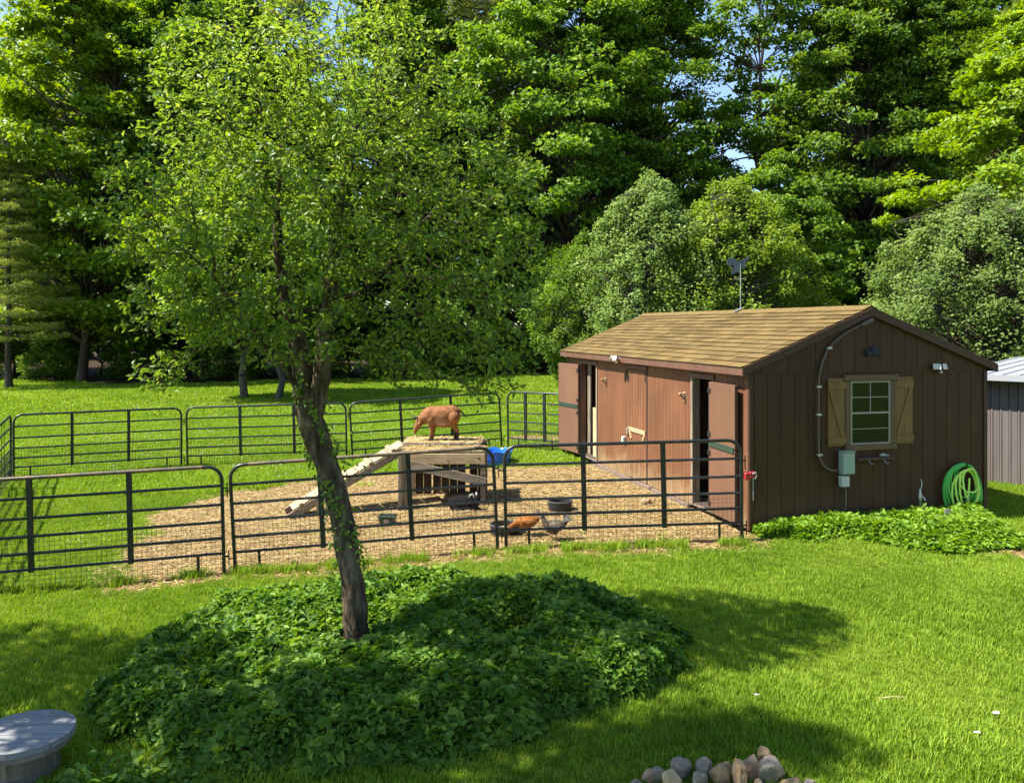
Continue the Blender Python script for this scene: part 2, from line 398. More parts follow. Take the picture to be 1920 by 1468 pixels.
def build_ground():
    xs = np.unique(np.concatenate([np.linspace(-400, -40, 16), np.arange(-40, -10, 1.0), np.arange(-10, 10, .16), np.arange(10, 40, 1.0), np.linspace(40, 400, 16)]))
    ys = np.unique(np.concatenate([np.linspace(-120, -4, 12), np.arange(-4, 4, .8), np.arange(4, 22, .16), np.arange(22, 62, .8), np.linspace(62, 600, 16)]))
    X, Y = np.meshgrid(xs, ys); x = X.ravel(); y = Y.ravel()
    z = tz(x, y)
    nx, ny = len(xs), len(ys)
    i = np.arange(nx * ny).reshape(ny, nx)
    F = np.stack([i[:-1, :-1].ravel(), i[:-1, 1:].ravel(), i[1:, 1:].ravel(), i[1:, :-1].ravel()], 1)
    me = fast_mesh('ground', np.stack([x, y, z], 1), F, smooth=True)
    for nm, arr in (('straw', straw_amt(x, y)), ('litter', litter_amt(x, y)), ('bed', np.clip(.5 - bed_sd(x, y) * 8, 0, 1))):
        a = me.attributes.new(nm, 'FLOAT', 'POINT'); a.data.foreach_set('value', arr.astype(np.float32))
    m = mat('lawn_ground', (.06, .10, .02), .95, 0, .1)
    b = m.node_tree.nodes['Principled BSDF']
    tc = N(m, 'ShaderNodeTexCoord')
    def nz(sc, det=5, vec=None):
        n = N(m, 'ShaderNodeTexNoise'); n.inputs['Scale'].default_value = sc; n.inputs['Detail'].default_value = det
        n.inputs['Roughness'].default_value = .65; L(m, vec or tc.outputs['Object'], n.inputs['Vector']); return n
    g1 = ramp(m, [(.3, (.035, .055, .005)), (.5, (.075, .115, .008)), (.72, (.15, .18, .016))], nz(14, 8).outputs['Fac'])
    g2 = ramp(m, [(.3, (.75, .85, .8)), (.7, (1.2, 1.1, 1.0))], nz(.6, 4).outputs['Fac'])
    gm = N(m, 'ShaderNodeMix', data_type='RGBA', blend_type='MULTIPLY'); gm.inputs[0].default_value = 1
    L(m, g1.outputs[0], gm.inputs[6]); L(m, g2.outputs[0], gm.inputs[7])
    st = ramp(m, [(.25, (.11, .068, .027)), (.5, (.25, .172, .074)), (.75, (.35, .26, .12))], nz(30, 8).outputs['Fac'])
    st2 = ramp(m, [(.3, (.80, .72, .66)), (.65, (1.1, 1.08, 1.05))], nz(1.1, 4).outputs['Fac'])
    sm = N(m, 'ShaderNodeMix', data_type='RGBA', blend_type='MULTIPLY'); sm.inputs[0].default_value = 1
    L(m, st.outputs[0], sm.inputs[6]); L(m, st2.outputs[0], sm.inputs[7])
    li = ramp(m, [(.3, (.018, .012, .007)), (.55, (.045, .028, .016)), (.75, (.03, .035, .012))], nz(9, 6).outputs['Fac'])
    def mixattr(a, bcol, name, w):
        at = N(m, 'ShaderNodeAttribute'); at.attribute_name = name
        n2 = nz(w, 5)
        ad = N(m, 'ShaderNodeMath', operation='MULTIPLY_ADD'); ad.inputs[1].default_value = .9; L(m, n2.outputs['Fac'], ad.inputs[0])
        sb = N(m, 'ShaderNodeMath', operation='ADD'); sb.inputs[1].default_value = -.45; L(m, at.outputs['Fac'], sb.inputs[0]); L(m, sb.outputs[0], ad.inputs[2])
        mr = N(m, 'ShaderNodeMapRange'); mr.inputs['From Min'].default_value = .35; mr.inputs['From Max'].default_value = .65; L(m, ad.outputs[0], mr.inputs['Value'])
        mm = N(m, 'ShaderNodeMath', operation='MULTIPLY'); c = N(m, 'ShaderNodeMapRange'); c.inputs['From Max'].default_value = .05
        L(m, at.outputs['Fac'], c.inputs['Value']); L(m, mr.outputs[0], mm.inputs[0]); L(m, c.outputs[0], mm.inputs[1])
        x = N(m, 'ShaderNodeMix', data_type='RGBA'); L(m, mm.outputs[0], x.inputs[0]); L(m, a, x.inputs[6]); L(m, bcol, x.inputs[7])
        return x.outputs[2]
    o = mixattr(gm.outputs[2], sm.outputs[2], 'straw', 9)
    o = mixattr(o, li.outputs[0], 'litter', 2)
    soil = N(m, 'ShaderNodeRGB'); soil.outputs[0].default_value = (.03, .022, .012, 1)
    o = mixattr(o, soil.outputs[0], 'bed', 6)
    L(m, o, b.inputs['Base Color'])
    bp = N(m, 'ShaderNodeBump'); bp.inputs['Strength'].default_value = .6; bp.inputs['Distance'].default_value = .03
    L(m, nz(22, 8).outputs['Fac'], bp.inputs['Height']); L(m, bp.outputs[0], b.inputs['Normal'])
    prop(link('ground', me, m), kind='structure')
build_ground()

# ------------------------------------------------------------------ leaves (numpy)
def leaves(rng, P, Nrm, length, width, fold=.25, axis=None, rounded=False):
    """folded leaf blades; returns V, F (triangles)"""
    n = len(P)
    Nrm = Nrm / (np.linalg.norm(Nrm, axis=1, keepdims=True) + 1e-9)
    A = rng.normal(size=(n, 3)) if axis is None else axis
    A = A - Nrm * np.sum(A * Nrm, 1, keepdims=True); A /= np.linalg.norm(A, axis=1, keepdims=True) + 1e-9
    B = np.cross(Nrm, A)
    ln = length * rng.uniform(.7, 1.25, (n, 1)); wd = ln * width
    up = Nrm * wd * fold
    base = P; tip = P + A * ln - up * .6
    if not rounded:
        lf = P + A * ln * .45 + B * wd * .5 + up; rt = P + A * ln * .45 - B * wd * .5 + up
        V = np.stack([base, rt, tip, lf], 1).reshape(-1, 3)
        i = np.arange(n)[:, None] * 4
        F = np.concatenate([i + np.array([[0, 1, 2]]), i + np.array([[0, 2, 3]])], 0)
        return V, F, 4
    l1 = P + A * ln * .28 + B * wd * .46 + up; l2 = P + A * ln * .66 + B * wd * .40 + up
    r1 = P + A * ln * .28 - B * wd * .46 + up; r2 = P + A * ln * .66 - B * wd * .40 + up
    V = np.stack([base, r1, r2, tip, l2, l1], 1).reshape(-1, 3)
    i = np.arange(n)[:, None] * 6
    F = np.concatenate([i + np.array([[0, 1, 2]]), i + np.array([[0, 2, 3]]), i + np.array([[0, 3, 4]]), i + np.array([[0, 4, 5]])], 0)
    return V, F, 6

def leaf_mesh(name, rng, P, Nrm, length, width, tint, **kw):
    V, F, k = leaves(rng, P, Nrm, length, width, **kw)
    return fast_mesh(name, V, F, np.repeat(tint, k))

# ------------------------------------------------------------------ grass (geometry nodes scatter, one object)
def tuft_mesh(i, rng, nb, hgt, wid, rad):
    tm_ = (.28, .38, .46, .54, .64, .76)[i % 6] if nb < 30 else (.32, .45, .56, .70)[i % 4]
    V = []; F = []; T = []
    for b in range(nb):
        a = rng.uniform(0, 2 * math.pi); r = rad * math.sqrt(rng.uniform())
        p = np.array([r * math.cos(a), r * math.sin(a), -.005])
        d = rng.uniform(0, 2 * math.pi); lean = rng.uniform(.15, .8)
        h = hgt * rng.uniform(.6, 1.25); w = wid * rng.uniform(.7, 1.3)
        f = np.array([math.cos(d), math.sin(d), 0]); s = np.array([-f[1], f[0], 0])
        m1 = p + np.array([0, 0, h * .55]) + f * h * lean * .3
        tp = p + np.array([0, 0, h]) * (1 - .25 * lean) + f * h * lean
        o = len(V)
        V += [p - s * w / 2, p + s * w / 2, m1 + s * w * .4, m1 - s * w * .4, tp]
        F += [(o, o + 1, o + 2), (o, o + 2, o + 3), (o + 3, o + 2, o + 4)]
        t = min(1, max(0, rng.normal(tm_, .2))); T += [t] * 5
    me = fast_mesh('grass_tuft', V, F, T); me.materials.append(M['grass'])
    return me

def gn_scatter(name, pts, rots, scl, idx, protos, label, cat=None):
    me = bpy.data.meshes.new(name)
    me.vertices.add(len(pts)); me.vertices.foreach_set('co', pts.astype(np.float32).ravel())
    for nm, arr in (('rz', rots), ('sc', scl)):
        a = me.attributes.new(nm, 'FLOAT', 'POINT'); a.data.foreach_set('value', arr.astype(np.float32))
    a = me.attributes.new('pi', 'INT', 'POINT'); a.data.foreach_set('value', idx.astype(np.int32))
    o = link(name, me)
    pc = bpy.data.collections.new(name + '_kinds')
    for q in protos: pc.objects.link(bpy.data.objects.new('tuft', q))
    ng = bpy.data.node_groups.new(name + '_scatter', 'GeometryNodeTree')
    ng.interface.new_socket('Geometry', in_out='INPUT', socket_type='NodeSocketGeometry')
    ng.interface.new_socket('Geometry', in_out='OUTPUT', socket_type='NodeSocketGeometry')
    nd = ng.nodes; lk = ng.links
    gi = nd.new('NodeGroupInput'); go = nd.new('NodeGroupOutput')
    ci = nd.new('GeometryNodeCollectionInfo'); ci.inputs['Collection'].default_value = pc
    ci.inputs['Separate Children'].default_value = True; ci.inputs['Reset Children'].default_value = True
    ip = nd.new('GeometryNodeInstanceOnPoints'); ip.inputs['Pick Instance'].default_value = True
    def at(nm, ty):
        q = nd.new('GeometryNodeInputNamedAttribute'); q.data_type = ty; q.inputs['Name'].default_value = nm; return q.outputs['Attribute']
    cb = nd.new('ShaderNodeCombineXYZ'); lk.new(at('rz', 'FLOAT'), cb.inputs['Z'])
    cs = nd.new('ShaderNodeCombineXYZ'); s_ = at('sc', 'FLOAT')
    for i in range(3): lk.new(s_, cs.inputs[i])
    lk.new(gi.outputs[0], ip.inputs['Points']); lk.new(ci.outputs[0], ip.inputs['Instance'])
    lk.new(at('pi', 'INT'), ip.inputs['Instance Index'])
    lk.new(cb.outputs[0], ip.inputs['Rotation']); lk.new(cs.outputs[0], ip.inputs['Scale'])
    lk.new(ip.outputs[0], go.inputs[0])
    md = o.modifiers.new('scatter', 'NODES'); md.node_group = ng
    prop(o, label, cat, kind='stuff')
    return o

def build_lawn():
    rng = np.random.default_rng(5)
    protos = [tuft_mesh(i, rng, 20, .048, .0048, .055) for i in range(6)] + [tuft_mesh(i, rng, 34, .075, .013, .14) for i in range(4)] + [tuft_mesh(i, rng, 46, .10, .028, .34) for i in range(4)]
    out = []
    for (y0, y1, dens, i0, i1) in ((4.2, 9.0, 620, 0, 6), (9.0, 14.5, 380, 0, 6), (14.5, 27, 95, 6, 10), (27, 50, 17, 10, 14)):
        hw = .75 * y1 + 1.0
        n = int(dens * 2 * hw * (y1 - y0))
        x = rng.uniform(-hw, hw, n); y = rng.uniform(y0, y1, n)
        k = np.abs(x) < .72 * y + .8
        x, y = x[k], y[k]
        k = (bed_sd(x, y) > -.02) & ~in_shed(x, y, .02)
        k &= rng.uniform(size=len(x)) > np.clip(straw_amt(x, y) * 2.1 - .25, 0, .995)
        k &= rng.uniform(size=len(x)) > np.clip(litter_amt(x, y) * 1.6 - .3, 0, 1)
        x, y = x[k], y[k]
        pn_ = np.clip(.5 + .33 * wob(x, y, .55, 1.0) + .22 * wob(x, y, 1.7, 3.0) + rng.normal(0, .22, len(x)), 0, .999)
        out.append((x, y, i0 + (pn_ * (i1 - i0)).astype(int), rng.uniform(.7, 1.3, len(x)) * (1 + .3 * wob(x, y, .8))))
    x = np.concatenate([o[0] for o in out]); y = np.concatenate([o[1] for o in out])
    idx = np.concatenate([o[2] for o in out]); sc = np.concatenate([o[3] for o in out])
    pts = np.stack([x, y, tz(x, y)], 1)
    gn_scatter('lawn_grass', pts, rng.uniform(0, 6.283, len(x)), sc, idx, protos, 'bright green lawn grass around and inside the pen', 'grass')
    # small white clover heads
    n = 2600
    x = rng.uniform(-14, 3, n * 3); y = rng.uniform(9.8, 32, n * 3)
    k = (np.abs(x) < .7 * y) & (straw_amt(x, y) < .1) & ~in_shed(x, y, .1) & (wob(x, y, .5, 2) > .1)
    x, y = x[k][:n], y[k][:n]
    P = np.stack([x, y, tz(x, y) + .06], 1)
    V = []; base = np.array([(1, 0, 0), (-1, 0, 0), (0, 1, 0), (0, -1, 0), (0, 0, 1), (0, 0, -1)], float)
    s = rng.uniform(.006, .011, len(x))
    V = (P[:, None, :] + base[None] * s[:, None, None]).reshape(-1, 3)
    f = np.array([(0, 2, 4), (2, 1, 4), (1, 3, 4), (3, 0, 4), (2, 0, 5), (1, 2, 5), (3, 1, 5), (0, 3, 5)])
    F = (np.arange(len(x))[:, None, None] * 6 + f[None]).reshape(-1, 3)
    me = fast_mesh('clover_flowers', V, F)
    prop(link('clover_flowers', me, M['clover']), 'scattered white clover flowers in the lawn', 'clover', kind='stuff')
build_lawn()

# ------------------------------------------------------------------ straw strands in the pen
def build_straw():
    rng = np.random.default_rng(11)
    n = 210000
    x = rng.uniform(-6.2, 7.4, n); y = rng.uniform(9.0, 20.8, n)
    k = rng.uniform(size=n) < np.clip(straw_amt(x, y) * 1.6 - .35, 0, 1)
    k &= ~in_shed(x, y, .03) & (bed_sd(x, y) > .05)
    x, y = x[k], y[k]
    # a thicker heap around the lying goat and by the shelter
    m = 5000
    hx = rng.normal(-.75, .55, m); hy = rng.normal(12.0, .22, m)
    x = np.concatenate([x, hx]); y = np.concatenate([y, hy])
    heap = np.concatenate([np.zeros(len(x) - m), np.ones(m)])
    n = len(x)
    a = rng.uniform(0, 2 * np.pi, n); ln = rng.uniform(.035, .12, n); wd = rng.uniform(.002, .0045, n); pt = rng.normal(0, .12, n)
    z = tz(x, y) + rng.uniform(.003, .018, n) + heap * rng.uniform(0, .05, n) * np.exp(-((x + .75) ** 2) / .5 - ((y - 12) ** 2) / .1)
    d = np.stack([np.cos(a) * np.cos(pt), np.sin(a) * np.cos(pt), np.sin(pt)], 1) * ln[:, None] / 2
    s = np.stack([-np.sin(a), np.cos(a), rng.uniform(-.5, .5, n)], 1) * wd[:, None]
    c = np.stack([x, y, z], 1)
    V = np.stack([c - d - s, c - d + s, c + d + s, c + d - s], 1).reshape(-1, 3)
    F = np.arange(n * 4).reshape(-1, 4)
    me = fast_mesh('straw_bedding', V, F, np.repeat(rng.uniform(0, 1, n), 4))
    prop(link('straw_bedding', me, M['straw']), 'golden straw bedding strewn over the goat pen', 'straw', kind='stuff')
build_straw()

# ------------------------------------------------------------------ ground cover (leaf sprigs)
def sprigs(rng, P, hgt, size, name, label, cat, m, upness=.75, out=None):
    """three leaflets on each sprig"""
    n = len(P)
    nr = rng.normal(0, .50, (n, 3)) + np.array([0, 0, upness])
    if out is not None: nr = nr + out * .8
    allV = []; allF = []; T = []; off = 0
    a0 = rng.uniform(0, 2 * np.pi, n)
    tint = np.clip(rng.normal(.45, .22, n) + .16 * wob(P[:, 0], P[:, 1], 2.2), 0, 1)
    size = size * (rng.uniform(.6, 1.35, n) * (1 + .2 * wob(P[:, 0], P[:, 1], 3.1, 1)))[:, None]
    for j in range(3):
        a = a0 + (j - 1) * 1.75 + rng.normal(0, .15, n)
        ax = np.stack([np.cos(a), np.sin(a), rng.normal(-.15, .2, n)], 1)
        V, F, k = leaves(rng, P, nr + rng.normal(0, .15, (n, 3)), size, .62, .22, axis=ax, rounded=True)
        allV.append(V); allF.append(F + off); off += len(V); T.append(np.repeat(np.clip(tint + rng.normal(0, .1, n), 0, 1), k))
    me = fast_mesh(name, np.concatenate(allV), np.concatenate(allF), np.concatenate(T))
    return prop(link(name, me, m), label, cat, kind='stuff')

def build_bed():
    rng = np.random.default_rng(21)
    n = 78000
    x = rng.uniform(-3.7, 1.7, n); y = rng.uniform(4.9, 9.0, n)
    sd_ = bed_sd(x, y); k = sd_ < 0
    x, y, s = x[k], y[k], -sd_[k]
    r = np.hypot((x + 1.3) / 1.0, (y - 7.2) / .75)                         # hollow around the trunk
    top = (.26 * np.clip(s / .12, 0, 1) ** .6 + .075 * wob(x, y, 1.5) + .05 * wob(x, y, 4.0) + .025 * wob(x, y, 9, 2)) * np.clip(.30 + .7 * (r - .15) / .75, .28, 1)
    d2 = np.hypot(x - .0, y - 6.95)
    top *= np.clip(d2 / .35, .3, 1)
    u = rng.uniform(size=len(x))
    depth = np.where(u < .62, rng.uniform(0, .06, len(x)), rng.uniform(0, 1, len(x)) * top)
    z = tz(x, y) + np.clip(top - depth, .02, None)
    ox = (x - BC[0]) / BR[0]; oy = (y - BC[1]) / BR[1]
    w = np.clip(1 - s / .12, 0, 1)[:, None]
    out = np.stack([ox, oy, np.zeros_like(ox)], 1) * w
    keep = (np.hypot(x + 1.36, y - 7.3) > .17)
    sprigs(rng, np.stack([x, y, z], 1)[keep], None, .060, 'ground_cover', 'round bed of leafy green ground cover beneath the leaning tree', 'ground cover', M['cover'], out=out[keep])
    # plants along the gable of the shed
    n = 9500
    a = rng.uniform(.05, 3.42, n); q = rng.uniform(0, 1, n)
    fr = .55 + 1.0 * np.clip(1 - ((a - 2.25) / 1.3) ** 2, 0, 1) + .10 * np.sin(a * 5)
    fr *= np.clip((a - .0) / .6, .35, 1) * np.clip((3.5 - a) / .7, .2, 1)
    l = -.06 - q * fr
    x = SH.x + SG.x * a + SB.x * l; y = SH.y + SG.y * a + SB.y * l
    e = np.minimum(np.minimum(1 - q, .2 + q), .35) / .35
    top = (.15 + .08 * np.clip((a - .2) / 1.2, 0, 1)) * np.clip(e, .15, 1) ** .6 * (1 + .25 * wob(x, y, 2)) * np.clip(1.15 - .35 * (a > 3.2), 0, 1)
    u = rng.uniform(size=n)
    z = tz(x, y) + np.where(u < .7, top - rng.uniform(0, .06, n), top * rng.uniform(0, 1, n))
    sprigs(rng, np.stack([x, y, np.maximum(z, tz(x, y) + .02)], 1), None, .062, 'border_plants', 'low leafy green plants growing along the shed gable wall', 'plants', M['cover2'])
M['cover2'] = leaf_mat('border_leaf', (.09, .19, .013), (.16, .29, .02), (.25, .38, .035), .34, .5, .22, 0)
build_bed()

def fence_line_grass():
    rng = np.random.default_rng(41)
    protos = [tuft_mesh(i, rng, 22, .12, .006, .06) for i in range(6)]
    segs = [((-6.3, 8.93), (-3.3, 9.62)), ((-3.25, 9.6), (-.15, 9.9)), ((-.1, 9.9), (2.9, 10.05)), ((-9.6, 16.0), (-6.9, 17.35)), ((-6.8, 17.38), (-3.5, 17.74)), ((-3.4, 17.76), (-.2, 18.28))]
    X = []; Y = []
    for a, b in segs:
        n = 260; t = rng.uniform(0, 1, n); t = t[wob(t * 9 + a[0], t * 5, 1.0) > -.15]
        X.append(a[0] + (b[0] - a[0]) * t + rng.normal(0, .05, len(t))); Y.append(a[1] + (b[1] - a[1]) * t + rng.normal(0, .07, len(t)))
    n = 500; x = rng.uniform(-6, 7, n); y = rng.uniform(4.4, 9.2, n); k = (bed_sd(x, y) > .01) & (wob(x, y, 1.1, 4) > .35)
    X.append(x[k]); Y.append(y[k])
    x = np.concatenate(X); y = np.concatenate(Y); k = ~in_shed(x, y, .1); x, y = x[k], y[k]
    gn_scatter('unmown_grass', np.stack([x, y, tz(x, y)], 1), rng.uniform(0, 6.28, len(x)), rng.uniform(.5, 1.15, len(x)), rng.integers(0, 6, len(x)), protos, 'taller unmown grass along the fence lines', 'grass')
fence_line_grass()

def drifts():
    """weeds by the round table and a thin ragged rim of taller grass"""
    rng = np.random.default_rng(31)
    n = 900
    x = rng.normal(-2.35, .35, n); y = rng.normal(4.75, .28, n)
    k = (np.hypot(x + 3.13, y - 5.33) > .32) & (x > -3.4)
    x, y = x[k], y[k]
    z = tz(x, y) + rng.uniform(.02, .14, len(x)) * np.exp(-((x + 2.5) / .5) ** 2)
    sprigs(rng, np.stack([x, y, z], 1), None, .06, 'weed_patch', 'shaded weeds growing around the foot of the round table', 'weeds', M['cover'])
drifts()

# ------------------------------------------------------------------ the shed
def shp(a, l, z): return SH + SG * a + SB * l + Vector((0, 0, z))
RA, RZ, EZ = 1.77, 2.908, 2.19         # ridge position, ridge height, roof plane height over the walls
KL = (RZ - EZ) / RA; KR = (RZ - EZ) / (SW - RA); OH = .117
def roof_z(a): return RZ - (RA - a) * KL if a < RA else RZ - (a - RA) * KR

def build_shed():
    sh = empty('shed', SH, PHI, 'brown wooden shed with a tan shingle roof and open doors beside the pen', 'shed')
    # gable wall facing the house: one board after another
    gw = MB().bb(.02, SW - .02, .012, .08, .08, 2.10).build('gable_wall', M['siding_gable_shade'], sh)
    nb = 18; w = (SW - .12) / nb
    board = MB().bb(.0022, w - .0022, -.0, .018, 0, 1.98).mesh('siding_board', .003); board.materials.append(M['siding_gable_shade'])
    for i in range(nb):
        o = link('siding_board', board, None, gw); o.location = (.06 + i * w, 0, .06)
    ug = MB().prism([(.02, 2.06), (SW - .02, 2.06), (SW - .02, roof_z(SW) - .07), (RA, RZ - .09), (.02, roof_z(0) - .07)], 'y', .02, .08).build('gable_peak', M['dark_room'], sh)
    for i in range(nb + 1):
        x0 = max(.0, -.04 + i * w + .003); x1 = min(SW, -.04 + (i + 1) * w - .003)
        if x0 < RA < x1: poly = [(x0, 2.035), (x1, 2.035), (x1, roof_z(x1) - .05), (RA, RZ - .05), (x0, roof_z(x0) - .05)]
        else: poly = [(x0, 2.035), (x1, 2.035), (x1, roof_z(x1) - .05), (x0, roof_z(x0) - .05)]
        MB().prism(poly, 'y', -.016, .012).build('siding_board', M['siding_gable_shade'], ug)
    # far gable
    MB().prism([(0, .06), (SW, .06), (SW, roof_z(SW) - .06), (RA, RZ - .06), (0, roof_z(0) - .06)], 'y', SL - .06, SL).build('rear_wall', M['siding'], sh)
    MB().bb(SW - .06, SW, .02, SL - .06, .06, 2.12).build('right_wall', M['siding'], sh)
    # left wall facing the pen: grooved boards, too narrow in the picture to pick apart singly
    D1, D2, DC = (.95, 1.52), (5.45, 6.30), (3.15, 3.92)
    lw = MB(); bk = MB()
    segs = [(.055, D1[0] - .06, .06, 2.09), (D1[1] + .06, DC[0] - .03, .06, 2.09), (DC[1] + .03, D2[0] - .06, .06, 2.09), (D2[1] + .06, SL - .05, .06, 2.09),
            (D1[0] - .06, D1[1] + .06, 1.97, 2.09), (D2[0] - .06, D2[1] + .06, 1.97, 2.09), (DC[0] - .03, DC[1] + .03, 1.97, 2.09)]
    for l0, l1, z0, z1 in segs:
        k = max(1, round((l1 - l0) / .105)); ww = (l1 - l0) / k
        for i in range(k): lw.bb(0, .018, l0 + i * ww + .0035, l0 + (i + 1) * ww - .0035, z0, z1)
        bk.bb(.012, .08, l0, l1, z0, z1)
    prop(lw.build('left_siding', M['siding'], sh, .002), kind='stuff')
    bk.bb(.012, .08, DC[0] - .03, DC[1] + .03, .06, 1.97)
    bk.build('left_wall_frame', M['dark_room'], sh)
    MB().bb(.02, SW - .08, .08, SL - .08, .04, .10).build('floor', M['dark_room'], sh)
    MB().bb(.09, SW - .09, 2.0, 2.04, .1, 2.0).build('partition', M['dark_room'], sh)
    for a in (.25, SW / 2, SW - .25):
        MB().bb(a - .05, a + .05, .03, SL - .03, -.06, .058).build('skid', M['skid'], sh)
    # trims
    for (x, y) in ((-.012, -.012), (SW - .045, -.012)):
        MB().bb(x, x + .06, y, y + .03, .05, 2.035 if x < 1 else 2.03).build('corner_trim', M['gable_trim_shade'], sh, .003)
    MB().bb(-.016, .013, .019, .050, .05, 2.085).build('corner_trim', M['trim'], sh, .003)
    MB().bb(-.016, .013, SL - .07, SL - .0, .05, 2.085).build('corner_trim', M['trim'], sh, .003)
    # roof
    eL = -OH; zL = roof_z(eL); eR = SW + OH; zR = roof_z(eR)
    rf = MB().prism([(eL, zL - .02), (RA, RZ - .02), (eR, zR - .02), (eR, zR - .055), (RA, RZ - .06), (eL, zL - .055)], 'y', -.05, SL + .05).build('roof', M['shingle_edge'], sh)
    fas = MB().bb(eL - .022, eL, -.05, SL + .05, zL - .125, zL - .022).build('fascia', M['trim'], sh, .003)
    MB().bb(eR, eR + .022, -.05, SL + .05, zR - .125, zR - .022).build('fascia', M['gable_trim_shade'], sh, .003)
    MB().bb(eL, -.002, -.045, SL + .045, zL - .12, zL - .108).build('soffit', M['trim'], sh)
    MB().bb(SW + .002, eR, -.045, SL + .045, zR - .12, zR - .108).build('soffit', M['gable_trim_shade'], sh)
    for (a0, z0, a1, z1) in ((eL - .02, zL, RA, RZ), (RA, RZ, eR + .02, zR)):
        MB().prism([(a0, z0 - .026), (a1, z1 - .026), (a1, z1 - .13), (a0, z0 - .13)], 'y', -.072, -.05).build('rake_board', M['gable_trim_shade'], sh)
    sl = math.hypot(RA - eL + .03, (RA - eL + .03) * KL); ex = sl / 14; nt = 20; tw = (SL + .11) / nt
    rl = math.atan(KL)
    base = MB().bb(-.03, ex + .01, .004, tw - .004, 0, .007)
    base.v = [(x, y, z + .014 * (1 - x / ex)) for x, y, z in base.v]
    full = base.mesh('shingle'); full.materials.append(M['shingle'])
    hb = MB().bb(-.03, ex + .01, .004, tw / 2 - .004, 0, .007); hb.v = [(x, y, z + .014 * (1 - x / ex)) for x, y, z in hb.v]
    half = hb.mesh('shingle'); half.materials.append(M['shingle'])
    rnd = random.Random(3)
    for r in range(14):
        a = eL - .03 + ex * math.cos(rl) * r + .028; z = roof_z(eL) - .03 * KL + ex * math.sin(rl) * r + .011 - .02
        pos = [(i * tw, full) for i in range(nt)] if r % 2 == 0 else [(0, half)] + [(tw / 2 + i * tw, full) for i in range(nt - 1)] + [(tw * (nt - .5), half)]
        for y, me in pos:
            o = link('shingle', me, None, rf)
            o.location = (a, -.055 + y, z + rnd.uniform(-.0015, .0025)); o.rotation_euler = (rnd.uniform(-.004, .004), -rl, rnd.uniform(-.006, .006))
    # far slope, not in view: one field
    ff = MB(); srl = math.atan(KR); srx = math.hypot(eR - RA, RZ - zR) / 14
    for r in range(14):
        ff.box((RA + srx * math.cos(srl) * (r + .5), SL / 2, RZ - srx * math.sin(srl) * (r + .5) - .012), (srx * 1.05, SL + .1, .008), Matrix.Rotation(srl + .03, 3, 'Y'))
    prop(ff.build('shingle_field', M['shingle'], rf), kind='stuff')
    rc = MB()
    for i in range(24):
        y = -.05 + i * (SL + .1) / 24
        rc.prism([(RA - .11, RZ - .11 * KL + .006), (RA, RZ + .014 + .002 * (i % 2)), (RA + .11, RZ - .11 * KR + .006), (RA + .11, RZ - .11 * KR - .006), (RA, RZ - .004), (RA - .11, RZ - .11 * KL - .006)], 'y', y, y + (SL + .1) / 24 - .004)
    prop(rc.build('ridge_cap', M['shingle'], rf), kind='stuff')

    # doorways: jambs, head, open two-leaf doors
    for (d0, d1, hinge, ang) in ((D1[0], D1[1], 'near', R(3)), (D2[0], D2[1], 'far', R(9))):
        dw = MB().bb(-.02, .10, d0 - .06, d0, .06, 1.965).build('door_jamb', M['grey_wood_z'] if hinge == 'far' else M['trim'], sh, .003)
        MB().bb(-.02, .10, d1, d1 + .06, .06, 1.965).build('door_jamb', M['trim'] if hinge == 'far' else M['grey_wood_z'], sh, .003)
        MB().bb(-.024, .10, d0 - .06, d1 + .06, 1.9, 1.968).build('door_head', M['trim'], sh, .003)
        MB().bb(-.01, .10, d0, d1, .06, .085).build('threshold', M['skid'], sh, .003)
        dl = .75 if hinge == 'near' else .84
        h = empty('stable_door'); h.parent = sh
        if hinge == 'near': h.location = (-.05, d0 - .02, 0); h.rotation_euler = (0, 0, R(-90) - ang)
        else: h.location = (-.05, d1 + .02, 0); h.rotation_euler = (0, 0, R(90) + ang)
        # door leaf local: x along the leaf from the hinge, y thickness
        sgn = 1 if hinge == 'near' else -1
        for (z0, z1, nm) in ((.10, 1.03, 'lower_leaf'), (1.045, 1.88, 'upper_leaf')):
            lf = MB().bb(0, dl, -.02, .02, z0, z1).build(nm, M['door_in'], h, .004)
            e = MB().bb(dl + .001, dl + .012, -.021, .021, z0 + .004, z1 - .004).build('edge_shade_strip', M['door_edge'], h)  # darker strip, shade on the leaf's edge put into the colour
            MB().bb(-.012, -.001, -.021, .021, z0 + .004, z1 - .004).build('edge_shade_strip', M['door_edge'], h)
            for zz in (z0 + .12, z1 - .12):
                y = -.024 * sgn
                MB().bb(-.03, .05, min(y, y - .006 * sgn), max(y, y - .006 * sgn), zz - .035, zz + .035).build('hinge', M['rubber'], h)
        y = -.0215 * sgn
        MB().bb(.01, dl - .01, min(y, y - .012 * sgn), max(y, y - .012 * sgn), 1.0, 1.075).build('rubber_strip', M['green_tub'], h)
    # half-height pale board inside the far doorway, brown rail inside the near one
    MB().bb(.12, .135, D2[0] - .3, D2[0] + .52, .10, 1.05).build('inner_board', M['osb'], sh)
    MB().bb(.12, .16, D2[1] - .17, D2[1] - .02, .10, 1.9).build('inner_post', M['grey_wood_z'], sh, .004)
    MB().bb(.35, .40, D1[0], D1[1] + .5, .36, .46).build('inner_rail', M['door_in'], sh)
    # closed middle door
    cd = empty('middle_door'); cd.parent = sh
    nb2 = 7; ww = (DC[1] - DC[0]) / nb2
    for i in range(nb2):
        MB().bb(-.012, .011, DC[0] + i * ww + .004, DC[0] + (i + 1) * ww - .004, .62 if 0 else .07, 1.90).build('board', M['siding'], cd, .002)
    for l in (DC[0] - .012, DC[1] + .012):
        MB().bb(-.006, .012, l - .012, l + .012, .06, 1.965).build('door_trim', M['door_edge'], cd)
